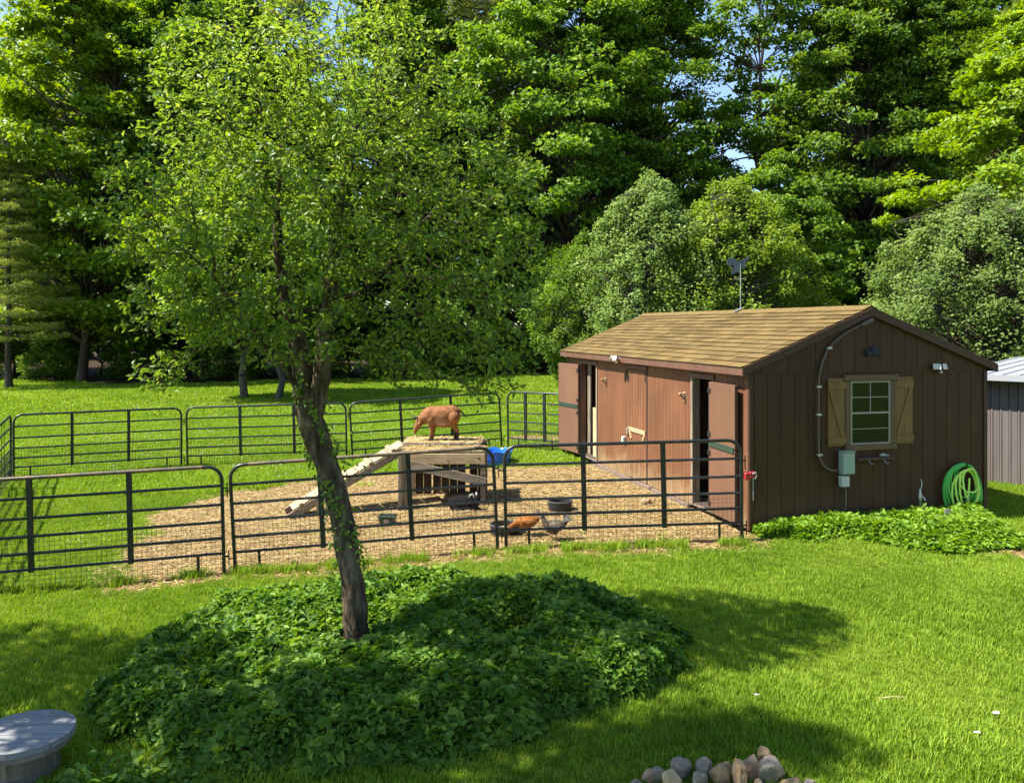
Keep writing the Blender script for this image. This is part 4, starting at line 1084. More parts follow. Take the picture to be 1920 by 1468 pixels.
def rock(x, y, w, h, seed, m, label, group='stones of the fire ring edge', yaw=0, sink=.018, name='stone', dep=None, ang=.35):
    rg = random.Random(seed)
    bm = bmesh.new(); bmesh.ops.create_icosphere(bm, subdivisions=4, radius=1)
    off = Vector((rg.uniform(-50, 50), rg.uniform(-50, 50), rg.uniform(-50, 50)))
    planes = [(Vector((rg.gauss(0, 1), rg.gauss(0, 1), rg.gauss(0, 1))).normalized(), rg.uniform(.50, .86)) for _ in range(10)]
    for v in bm.verts:
        d = v.co.normalized()
        r = 1.0
        for nrm, dist in planes:
            c = d.dot(nrm)
            if c > .05: r = min(r, dist / c)
        r = r * .96 + .04 * ang + .07 * mnoise.noise(d * 1.4 + off) + .035 * mnoise.noise(d * 5 + off) + .012 * mnoise.noise(d * 14 + off)
        v.co = d * r
    rot = Matrix.Rotation(rg.uniform(-.5, .5), 3, 'Y') @ Matrix.Rotation(rg.uniform(0, 6.28), 3, 'Z')
    for v in bm.verts: v.co = rot @ v.co
    xs = [v.co.x for v in bm.verts]; ys = [v.co.y for v in bm.verts]; zs = [v.co.z for v in bm.verts]
    dp = dep or (w * .5 + h * .5)
    for v in bm.verts:
        v.co.x = (v.co.x - (min(xs) + max(xs)) / 2) / (max(xs) - min(xs)) * w
        v.co.y = (v.co.y - (min(ys) + max(ys)) / 2) / (max(ys) - min(ys)) * dp
        v.co.z = (v.co.z - min(zs)) / (max(zs) - min(zs)) * (h + sink)
    me = bpy.data.meshes.new(name); bm.to_mesh(me); bm.free()
    me.polygons.foreach_set('use_smooth', np.ones(len(me.polygons), bool))
    me.set_sharp_from_angle(angle=R(32))
    o = link(name, me, m); o.location = (x, y, gz(x, y) - sink); o.rotation_euler = (0, 0, yaw)
    return prop(o, label, 'stone', group)
rock(2.0, 12.4, .17, .09, 77, M['rock_tan'], 'small pale stone on the straw below the middle shed door', group=None)
rock(-.05, 7.0, .26, .11, 78, M['rock_grey'], 'light grey stone half hidden in the ground cover bed', group=None)
for i, (x, y, w, h, m, lab) in enumerate([
    (.804, 4.90, .074, .06, 'rock_pink', 'small pinkish stone near the left end of the stone row'),
    (.722, 4.79, .08, .055, 'rock_grey', 'grey stone at the far left end of the stone row'),
    (.922, 4.81, .10, .095, 'rock_pale', 'pale yellowish stone in the left half of the stone row'),
    (1.005, 4.93, .11, .105, 'rock_grey', 'rounded grey stone right behind the pale yellowish stone'),
    (1.082, 4.81, .08, .085, 'rock_grey', 'mid grey stone in the middle front of the stone row'),
    (1.138, 4.92, .088, .10, 'rock_grey', 'leaning dark grey stone left of the tan angular stone'),
    (1.21, 4.84, .104, .115, 'rock_tan', 'tan angular stone in the middle of the stone row'),
    (1.272, 4.92, .055, .085, 'rock_tan', 'narrow tan stone wedged between two taller stones'),
    (1.315, 4.81, .078, .13, 'rock_tan', 'tall upright tan stone in the middle of the stone row'),
    (1.41, 4.90, .094, .125, 'rock_pink', 'tall pinkish grey stone leaning on the largest stone'),
    (1.525, 5.04, .08, .10, 'rock_tan', 'small stone peeking out behind the largest grey stone'),
    (1.512, 4.86, .146, .125, 'rock_grey', 'largest rounded grey stone of the stone row'),
    (1.415, 4.77, .055, .06, 'rock_pink', 'small reddish stone below the tall pinkish stone'),
    (1.600, 4.75, .13, .065, 'rock_tan', 'flat brown stone right of the largest grey stone'),
    (1.715, 4.77, .085, .05, 'rock_grey', 'flat grey stone at the right end of the stone row'),
    (.87, 4.91, .08, .06, 'rock_grey', 'dark stone tucked between the pinkish and yellowish stones')]):
    rock(x, y, w * 1.18, h * 1.15, 100 + i, M[m], lab, yaw=0)

# ------------------------------------------------------------------ round table made from a cable reel
def table():
    x, y = -3.13, 5.33; z0 = gz(x, y)
    e = empty('reel_table', (x, y, z0), R(4), 'round weathered plank table at the lower left corner', 'table')
    r, h = .30, .27
    edges = [-.30, -.17, -.055, .07, .185, .30]
    for i in range(5):
        y0, y1 = edges[i] + .003, edges[i + 1] - .003
        poly = []
        n = 14
        for k in range(n + 1):
            yy = y0 + (y1 - y0) * k / n; yy = max(-r + .002, min(r - .002, yy)); poly.append((math.sqrt(r * r - yy * yy), yy))
        for k in range(n, -1, -1):
            yy = y0 + (y1 - y0) * k / n; yy = max(-r + .002, min(r - .002, yy)); poly.append((-math.sqrt(r * r - yy * yy), yy))
        MB().prism(poly, 'z', h - .04, h).build('plank', M['table'], e, .002)
    MB().lathe([(r - .012, h - .075), (r - .008, h - .041)], 48).build('under_board', M['table_rim'], e)
    MB().lathe([(.20, .051), (.20, h - .076)], 24).build('drum', M['grey_wood_z'], e)
    MB().lathe([(r * .7, -.02), (r * .7, .05)], 36).build('foot_board', M['table_rim'], e)
table()

# ------------------------------------------------------------------ animals (one continuous surface each)
def blob_body(name, chains, voxel, mat_, parent, smooth=4, ell=()):
    bm = bmesh.new()
    def sph(c, r, s=(1, 1, 1), rot=None):
        m = Matrix.Translation(c) @ (rot.to_4x4() if rot else Matrix()) @ Matrix.Diagonal((r * s[0], r * s[1], r * s[2], 1))
        bmesh.ops.create_icosphere(bm, subdivisions=2, radius=1, matrix=m)
    for ch in chains:
        for (a, b) in zip(ch[:-1], ch[1:]):
            pa, pb = Vector(a[:3]), Vector(b[:3]); n = max(2, int((pb - pa).length / (min(a[3], b[3]) * .45)))
            for i in range(n + 1):
                t = i / n; sph(pa.lerp(pb, t), a[3] + (b[3] - a[3]) * t)
    for (c, s, rot) in ell: sph(Vector(c), 1.0, s, Matrix.Rotation(rot, 3, 'Y'))
    me = bpy.data.meshes.new(name); bm.to_mesh(me); bm.free()
    tmp = bpy.data.objects.new('tmp', me); COL.objects.link(tmp)
    rm = tmp.modifiers.new('r', 'REMESH'); rm.mode = 'VOXEL'; rm.voxel_size = voxel; rm.use_smooth_shade = True
    sm = tmp.modifiers.new('s', 'SMOOTH'); sm.factor = .5; sm.iterations = smooth
    dg = bpy.context.evaluated_depsgraph_get()
    out = bpy.data.meshes.new_from_object(tmp.evaluated_get(dg)); out.name = name
    bpy.data.objects.remove(tmp)
    out.materials.clear(); out.materials.append(mat_)
    out.polygons.foreach_set('use_smooth', np.ones(len(out.polygons), bool))
    return link(name, out, None, parent)

def fur(name, base, light, dark_legs, patch=None, legz=.17):
    m = noisy(name, tuple(c * .62 for c in base), tuple(c * 1.35 for c in base), (13, 13, 30), .8, 9, .9, lo=.3, hi=.7, coord='Generated' if 0 else 'Object', bdist=.008, spec=.25)
    b = m.node_tree.nodes['Principled BSDF']
    cur = b.inputs['Base Color'].links[0].from_socket
    tc = N(m, 'ShaderNodeTexCoord'); sp = N(m, 'ShaderNodeSeparateXYZ'); L(m, tc.outputs['Object'], sp.inputs[0])
    nz = N(m, 'ShaderNodeTexNoise'); nz.inputs['Scale'].default_value = 14; L(m, tc.outputs['Object'], nz.inputs['Vector'])
    def mixin(fac, col):
        nonlocal cur
        x = N(m, 'ShaderNodeMix', data_type='RGBA'); L(m, fac, x.inputs[0]); L(m, cur, x.inputs[6]); x.inputs[7].default_value = (*col, 1); cur = x.outputs[2]
    if dark_legs:
        mr = N(m, 'ShaderNodeMapRange'); mr.inputs['From Min'].default_value = legz; mr.inputs['From Max'].default_value = legz - .09
        L(m, sp.outputs['Z'], mr.inputs['Value'])
        gt = N(m, 'ShaderNodeMapRange'); gt.inputs['From Min'].default_value = .12; gt.inputs['From Max'].default_value = .2; L(m, sp.outputs['X'], gt.inputs['Value'])
        mu = N(m, 'ShaderNodeMath', operation='MULTIPLY'); L(m, mr.outputs[0], mu.inputs[0]); L(m, gt.outputs[0], mu.inputs[1]); mixin(mu.outputs[0], dark_legs)
    if patch:
        vd = N(m, 'ShaderNodeVectorMath', operation='DISTANCE'); mp = N(m, 'ShaderNodeMapping')
        mp.inputs['Scale'].default_value = patch[1]; L(m, tc.outputs['Object'], mp.inputs[0]); L(m, mp.outputs[0], vd.inputs[0])
        vd.inputs[1].default_value = tuple(a * s for a, s in zip(patch[0], patch[1]))
        ad = N(m, 'ShaderNodeMath', operation='MULTIPLY_ADD'); L(m, nz.outputs['Fac'], ad.inputs[0]); ad.inputs[1].default_value = 2.0; L(m, vd.outputs['Value'], ad.inputs[2])
        mr = N(m, 'ShaderNodeMapRange'); mr.inputs['From Min'].default_value = 2.3; mr.inputs['From Max'].default_value = 1.2; L(m, ad.outputs[0], mr.inputs['Value']); mixin(mr.outputs[0], light)
    L(m, cur, b.inputs['Base Color'])
    return m

M['tail_fur'] = noisy('tail_fur', (.03, .02, .012), (.20, .13, .08), (10, 10, 25), .8, 5, .4)
def goat():
    zt = gz(-1.05, 12.8) + .93 + .008
    e = empty('goat', (-1.14, 13.32, zt), R(4), 'brown goat standing head down on the shelter deck', 'goat')
    M['fur_brown'] = fur('russet_fur', (.235, .096, .036), (.36, .24, .15), (.014, .010, .009), ((.0, -.16, .27), (9, 9, 13)))
    ch = []
    for s, dx in ((-1, 0), (1, .035)):
        y = .075 * s
        ch.append([(-.16 + dx, y, .33, .07), (-.145 + dx, y, .20, .035), (-.15 + dx, y, .12, .026), (-.165 + dx, y, .03, .021), (-.175 + dx, y, .012, .024)])
        ch.append([(.20 - dx, y, .36, .11), (.19 - dx, y, .26, .065), (.265 - dx, y, .165, .030), (.27 - dx, y, .06, .022), (.262 - dx, y, .012, .024)])
    ch.append([(-.20, 0, .38, .13), (-.28, 0, .345, .09), (-.335, 0, .29, .070)])
    ch.append([(-.335, 0, .29, .070), (-.365, 0, .235, .056), (-.40, 0, .165, .038), (-.408, 0, .145, .033)])
    ch.append([(.26, 0, .49, .03), (.32, 0, .465, .016)])
    b = blob_body('body', ch, .010, M['fur_brown'], e, 8, [((.04, 0, .385), (.29, .165, .172), R(3)), ((.16, 0, .405), (.165, .135, .155), 0), ((-.14, 0, .395), (.18, .13, .155), 0), ((.06, 0, .30), (.22, .145, .11), 0)])
    for s in (-1, 1):
        MB().tube([(-.345, .028 * s, .335), (-.385, .045 * s, .365), (-.43, .06 * s, .375), (-.47, .075 * s, .395)], [.017, .014, .010, .004], 8).build('horn', M['horn'], e, smooth=True)
        MB().tube([(-.325, .055 * s, .305), (-.335, .10 * s, .29), (-.345, .135 * s, .265), (-.35, .15 * s, .25)], [.014, .026, .022, .006], 8).build('ear', M['fur_brown'], e, smooth=True)
        MB().lathe([(.003, -.008), (.010, -.004), (.010, .004), (.003, .008)], 10, (-.372, .050 * s, .252)).build('eye', M['eye'], e, smooth=True)
    MB().tube([(.31, 0, .472), (.345, 0, .435), (.38, .0, .385), (.415, 0, .345)], [.014, .016, .015, .004], 8).build('tail', M['tail_fur'], e, smooth=True)
    for s, dx in ((-1, 0), (1, .035)):
        MB().lathe([(.027, 0), (.026, .012), (.022, .03)], 10, (-.172 + dx, .075 * s, -.004)).build('hoof', M['hoof'], e)
        MB().lathe([(.027, 0), (.026, .012), (.022, .03)], 10, (.264 - dx, .075 * s, -.004)).build('hoof', M['hoof'], e)
    MB().tube([(-.395, 0, .14), (-.40, .0, .10), (-.395, 0, .085)], [.012, .008, .003], 6).build('beard', M['fur_brown'], e, smooth=True)
goat()

def lying_goat():
    x, y = -.70, 12.30
    e = empty('goat', (x, y, gz(x, y)), R(-28), 'black goat with pale horns lying in the straw by the shelter', 'goat')
    fb = noisy('black_fur', (.004, .0035, .0035), (.013, .011, .012), (12, 12, 22), .9, 7, .6, lo=.35, hi=.75, bdist=.006, spec=.1)
    ch = [[(.10, 0, .17, .11), (.17, -.02, .20, .075), (.215, -.035, .195, .062)],
          [(.215, -.035, .20, .060), (.235, -.075, .15, .048), (.245, -.11, .085, .034), (.247, -.118, .065, .030)],
          [(.08, -.07, .06, .045), (.17, -.10, .04, .030), (.09, -.145, .024, .022), (.03, -.155, .022, .020)],
          [(.10, .08, .06, .04), (.19, .11, .035, .026), (.12, .14, .024, .022)],
          [(-.14, -.06, .09, .085), (-.05, -.115, .045, .036), (-.14, -.145, .024, .024), (-.05, -.165, .022, .02)],
          [(-.24, 0, .17, .025), (-.30, .01, .15, .012)]]
    blob_body('body', ch, .011, fb, e, 3, [((-.06, 0, .115), (.235, .145, .125), 0), ((.06, 0, .125), (.15, .12, .115), 0), ((-.02, 0, .05), (.21, .15, .06), 0)])
    for s in (-1, 1):
        MB().tube([(.20 + .0 * s, -.035 + .032 * s, .245), (.185, -.02 + .055 * s, .285), (.15, -.01 + .085 * s, .275), (.135, .0 + .10 * s, .235)], [.012, .011, .009, .004], 8).build('horn', M['horn_pale'], e, smooth=True)
        MB().tube([(.20, -.04 + .055 * s, .215), (.20, -.045 + .10 * s, .20), (.205, -.05 + .135 * s, .18)], [.012, .024, .006], 8).build('ear', fb, e, smooth=True)
        MB().lathe([(.003, -.007), (.009, -.003), (.009, .004), (.003, .007)], 10, (.247, -.075 + .042 * s, .165)).build('eye', M['eye'], e)
lying_goat()

def hen(x, y, rz, name, label, base, dark, head_down, tailcol, headcol, neck_col):
    e = empty(name, (x, y, gz(x, y) + .004), rz, label, 'hen', 'hens in the pen')
    fm = noisy('hen_feather_' + name + str(int(abs(x) * 100)), dark, base, (22, 22, 40), .75, 6, .8, lo=.32, hi=.62, bdist=.006, spec=.25)
    hm = noisy('hen_hackle_' + str(int(abs(x) * 100)), tuple(c * .6 for c in headcol), headcol, (30, 30, 30), .8, 5, .5)
    # faces -x
    ch = [[(.10, 0, .205, .05), (.15, 0, .245, .028), (.175, 0, .275, .014)]]
    nk = [(-.09, 0, .20, .06), (-.13, 0, .235, .040), (-.145, 0, .275, .030)] if not head_down else [(-.09, 0, .18, .06), (-.15, 0, .17, .04), (-.20, 0, .135, .028)]
    for s in (-1, 1): ch.append([(.0, .04 * s, .13, .042), (.005, .04 * s, .105, .022)])
    blob_body('body', ch + [nk], .008, fm, e, 3, [((.0, 0, .18), (.135, .085, .082), R(-8)), ((-.05, 0, .165), (.085, .075, .075), 0)])
    hx, hz = (-.155, .298) if not head_down else (-.222, .125)
    blob_body('head', [[(hx + .02, 0, hz - .035, .030), (hx, 0, hz, .024), (hx - .014, 0, hz - .004, .018)]], .005, hm, e, 3)
    MB().prism([(hx - .022, hz + .012), (hx - .014, hz + .036), (hx - .006, hz + .026), (hx + .004, hz + .038), (hx + .012, hz + .026), (hx + .022, hz + .028), (hx + .016, hz + .012)], 'y', -.003, .003).build('comb', M['comb'], e)
    MB().tube([(hx - .024, 0, hz - .006), (hx - .048, 0, hz - .016)], [.008, .002], 6).build('beak', M['beak'], e)
    for s in (-1, 1):
        MB().lathe([(.002, -.004), (.005, 0), (.002, .004)], 8, (hx - .008, .021 * s, hz + .004)).build('eye', M['eye'], e)
        MB().tube([(hx - .014, .006 * s, hz - .018), (hx - .016, .008 * s, hz - .038)], [.005, .007], 6).build('wattle', M['comb'], e)
        lg = MB().tube([(.005, .04 * s, .11), (.015, .04 * s, .06), (.0, .04 * s, .006)], [.008, .006, .006], 6)
        for a in (-40, 0, 40, 180):
            lg.tube([(.0, .04 * s, .006), (-.035 * math.cos(R(a)), .04 * s + .035 * math.sin(R(a)), .003)], [.005, .003], 5)
        lg.build('leg', M['shank'], e, smooth=True)
        wg = MB().tube([(-.08, .068 * s, .20), (-.02, .084 * s, .195), (.06, .078 * s, .185), (.13, .05 * s, .19)], [.02, .042, .034, .008], 8).build('wing', fm, e, smooth=True)
        wg.scale = (1, 1, 1)
    for k in range(7):
        a = R(18 + 12 * k); t = (k - 3) * .008
        MB().tube([(.12, t, .235), (.12 + .05 * math.cos(a), t * 1.5, .235 + .05 * math.sin(a)), (.12 + .105 * math.cos(a), t * 2, .235 + .105 * math.sin(a))], [.008, .012, .003], 6).build('tail_feather', tailcol if k % 2 else M['pale_feather'], e, smooth=True)
M['pale_feather'] = mat('grey_feather', (.11, .095, .085), .7)
M['black_feather'] = mat('black_feather', (.02, .018, .018), .6)
M['gold_feather'] = mat('gold_feather', (.16, .07, .018), .6)
hen(.535, 10.40, R(8), 'hen', 'grey brown hen with dark fanned tail near the gate', (.15, .12, .085), (.04, .03, .022), False, M['black_feather'], (.035, .03, .03), (.6, .35, .15))
hen(.20, 10.66, R(6), 'hen', 'orange gold hen pecking at the black pan', (.34, .13, .018), (.15, .04, .008), True, M['gold_feather'], (.28, .085, .018), (.6, .3, .1))

# ------------------------------------------------------------------ trees
def frusta(E, n=5):
    """E list of (p0, r0, p1, r1) -> V, F quads"""
    p0 = np.array([e[0] for e in E]); r0 = np.array([e[1] for e in E]); p1 = np.array([e[2] for e in E]); r1 = np.array([e[3] for e in E])
    d = p1 - p0; d /= np.linalg.norm(d, axis=1, keepdims=True) + 1e-9
    ref = np.where(np.abs(d[:, 2:3]) < .9, np.array([[0, 0, 1.0]]), np.array([[1.0, 0, 0]]))
    u = np.cross(d, ref); u /= np.linalg.norm(u, axis=1, keepdims=True); v = np.cross(d, u)
    V = []
    for (p, r) in ((p0, r0), (p1, r1)):
        for j in range(n):
            a = 2 * np.pi * j / n
            V.append(p + (u * np.cos(a) + v * np.sin(a)) * r[:, None])
    V = np.stack(V, 1).reshape(-1, 3)
    i = np.arange(len(E))[:, None] * 2 * n
    F = np.concatenate([i + np.array([[j, (j + 1) % n, n + (j + 1) % n, n + j]]) for j in range(n)], 0)
    return V, F

def curve_edges(pts, r0, r1, bend, rng, seg=5):
    a, b = np.array(pts[0]), np.array(pts[1]); E = []
    prev = a; pr = r0
    for i in range(1, seg + 1):
        t = i / seg
        p = a + (b - a) * t + np.array([0, 0, bend * 4 * t * (1 - t)]) + (rng.normal(0, .02, 3) * np.linalg.norm(b - a) if i < seg else 0)
        r = r0 + (r1 - r0) * t
        E.append((prev, pr, p, r)); prev, pr = p, r
    return E

def broadleaf(seed, H, Rad, c0, nclump, nleaf, lsize, flat=.45, csz=1.15, shape=1.0, trunk_r=.22, hollow=.35, multi=1, jag=.25):
    """prototype crown and trunk meshes for a broadleaf tree"""
    rng = np.random.default_rng(seed)
    E = []; tops = []
    for s in range(multi):
        px, py = (0, 0) if multi == 1 else (rng.normal(0, .25), rng.normal(0, .25))
        tx, ty = (rng.normal(0, .03 * H), rng.normal(0, .03 * H)) if multi == 1 else (rng.normal(0, Rad * .4), rng.normal(0, Rad * .4))
        prev = np.array([px, py, -.2]); pr = trunk_r * 1.25; K = 10; line = []
        for i in range(1, K + 1):
            t = i / K; p = np.array([px + (tx - px) * t ** 1.3 + rng.normal(0, .008 * H), py + (ty - py) * t ** 1.3 + rng.normal(0, .008 * H), H * .92 * t])
            r = trunk_r * (1 - .88 * t); E.append((prev, pr, p, r)); line.append((p, r)); prev, pr = p, r
        tops.append(line)
    P = []; Nn = []; T = []
    cz0 = H * c0
    ph = rng.uniform(0, 6.28, 4)
    for k in range(nclump):
        t = rng.uniform(0, 1) ** .85
        z = cz0 + (H - cz0) * t
        prof = math.sin(math.pi * min(1, (.16 + .84 * t)) ** shape) ** .7
        th = rng.uniform(0, 2 * math.pi)
        lob = 1 + jag * math.sin(3 * th + ph[0] + t * 4) + jag * .6 * math.sin(5 * th + ph[1] - t * 6)
        rr = Rad * prof * lob * (hollow + (1 - hollow) * rng.uniform(0, 1) ** .5)
        c = np.array([rr * math.cos(th), rr * math.sin(th), z + rng.normal(0, .02 * H)])
        line = tops[k % multi]
        zi = max(.12 * H, z - rr * .55); li = min(range(len(line)), key=lambda i: abs(line[i][0][2] - zi))
        q, qr = line[li]
        E += curve_edges((q, c), min(qr * .55, .012 * H * .5), .012, .06 * rr, rng, 4)
        cs = csz * rng.uniform(.6, 1.35) * (1.1 - .35 * t)
        m = int(nleaf * rng.uniform(.6, 1.4))
        d = rng.normal(size=(m, 3)); d /= np.linalg.norm(d, axis=1, keepdims=True)
        d *= rng.uniform(0, 1, (m, 1)) ** .4
        off = d * np.array([cs, cs, cs * flat]); off[:, 2] -= .12 * (off[:, 0] ** 2 + off[:, 1] ** 2) / cs
        P.append(c + off)
        outw = np.array([math.cos(th), math.sin(th), 0]) * .35
        Nn.append(rng.normal(0, .45, (m, 3)) + np.array([0, 0, .8]) + outw)
        T.append(np.clip(rng.normal(.5, .2, m) + .2 * d[:, 2] + rng.normal(0, .1), 0, 1))
    P = np.concatenate(P); Nn = np.concatenate(Nn); T = np.concatenate(T)
    cm = leaf_mesh('crown', rng, P, Nn, lsize, .72, T)
    V, F = frusta(E); tm = fast_mesh('trunk', V, F, smooth=True)
    return tm, cm

def pine(seed, H, Rad, c0, trunk_r=.25, droop=.05):
    rng = np.random.default_rng(seed); E = []; P = []; Ax = []; T = []
    prev = np.array([0, 0, -.2]); pr = trunk_r * 1.2
    for i in range(1, 11):
        t = i / 10; p = np.array([rng.normal(0, .05), rng.normal(0, .05), H * t]); r = trunk_r * (1 - .93 * t); E.append((prev, pr, p, r)); prev, pr = p, r
    z = H * c0
    while z < H * .97:
        t = (z - H * c0) / (H * (1 - c0))
        k = rng.integers(4, 7); a0 = rng.uniform(0, 6.28)
        for j in range(k):
            th = a0 + j * 2 * math.pi / k + rng.normal(0, .2)
            ln = Rad * (1 - t) ** .7 * rng.uniform(.65, 1.2) * (.75 + .25 * min(1, t * 5)) + .5
            d = np.array([math.cos(th), math.sin(th), 0]); sd_ = np.array([-d[1], d[0], 0])
            base = np.array([0, 0, z + rng.normal(0, .1)])
            prev = base; pr = .05 + .03 * (1 - t); n = 6; pts = []
            for i in range(1, n + 1):
                s = i / n; p = base + d * ln * s + np.array([0, 0, ln * (-droop * s + .16 * s * s * s + .05 * t)]) ; r = .05 * (1 - s) + .01
                E.append((prev, pr, p, r)); pts.append((prev, p)); prev, pr = p, r
            m = int(46 * ln)
            s = rng.uniform(.25, 1.0, m) ** .8
            w = rng.normal(0, 1, m) * ln * .22 * np.sin(np.pi * np.clip(s * .92 + .05, 0, 1)) ** .7
            zz = ln * (-droop * s + .16 * s ** 3 + .05 * t)
            c = base + d * (ln * s)[:, None] + sd_ * w[:, None] + np.stack([0 * s, 0 * s, zz + rng.normal(.04, .07, m)], 1)
            for q in range(4):
                P.append(c); ax = d * .7 + rng.normal(0, .7, (m, 3)) + np.array([0, 0, .25]) + sd_ * (np.sign(w) * .5)[:, None]
                Ax.append(ax); T.append(np.clip(rng.normal(.45, .2, m) + .25 * (s - .5), 0, 1))
        z += rng.uniform(.55, 1.0) * (1.05 - .4 * t)
    P = np.concatenate(P); Ax = np.concatenate(Ax); T = np.concatenate(T)
    cm = leaf_mesh('crown', rng, P, rng.normal(0, .6, P.shape) + np.array([0, 0, .8]), .30, .13, T, axis=Ax, fold=.1)
    V, F = frusta(E); return fast_mesh('trunk', V, F, smooth=True), cm

PROTO = {}
def proto(key, fn, *a, **k): PROTO[key] = fn(*a, **k)
proto('maple_a', broadleaf, 1, 21, 5.2, .18, 330, 185, .245, flat=.36, csz=1.10, trunk_r=.26, jag=.32)
proto('maple_b', broadleaf, 2, 24, 4.6, .24, 330, 180, .245, flat=.38, csz=1.05, trunk_r=.28, shape=.9, jag=.32)
proto('maple_c', broadleaf, 3, 17, 4.4, .12, 300, 180, .23, flat=.36, csz=.95, trunk_r=.20, jag=.3)
proto('tall_thin', broadleaf, 4, 25, 3.6, .42, 95, 115, .28, flat=.5, csz=.95, trunk_r=.22, hollow=.2, jag=.35)
proto('lawn_maple', broadleaf, 14, 10.5, 3.4, .27, 260, 150, .19, flat=.42, csz=.75, trunk_r=.16, jag=.3)
proto('young', broadleaf, 5, 11, 3.2, .10, 240, 140, .21, flat=.42, csz=.72, trunk_r=.12, jag=.3)
proto('sapling', broadleaf, 6, 6.5, 1.9, .12, 100, 110, .17, flat=.4, csz=.62, trunk_r=.06)
proto('shrub', broadleaf, 7, 2.6, 1.9, .05, 100, 120, .14, flat=.7, csz=.5, trunk_r=.05, multi=4)
proto('small_a', broadleaf, 8, 7.2, 2.0, .10, 420, 110, .10, flat=1.0, csz=.36, trunk_r=.09, multi=4, jag=.2, hollow=.45)
proto('small_b', broadleaf, 9, 7.0, 2.3, .10, 440, 115, .10, flat=1.0, csz=.38, trunk_r=.09, multi=4, jag=.2, hollow=.45)
proto('small_c', broadleaf, 10, 6.4, 2.8, .03, 520, 115, .10, flat=1.0, csz=.42, trunk_r=.09, multi=5, jag=.2, hollow=.45)
proto('pine_a', pine, 11, 24, 4.6, .16, .32)
proto('pine_low', pine, 15, 20, 4.8, .20, .30, .16)
proto('pine_b', pine, 12, 22, 3.9, .34, .28, .12)

def tree(kind, x, y, sc, rz, leafm, barkm, name, label, cat='tree', group=None, tilt=0):
    tm, cm = PROTO[kind]
    e = empty(name, (x, y, gz(x, y)), rz, label, cat, group)
    e.scale = (sc * .97, sc * 1.03, sc); 
    if tilt: e.rotation_euler = (0, tilt, rz)
    for nm, me, m in (('trunk', tm, barkm), ('crown', cm, leafm)):
        if not me.materials: me.materials.append(m)
        o = link(nm, me, None, e)
        o.material_slots[0].link = 'OBJECT'; o.material_slots[0].material = m
    return e

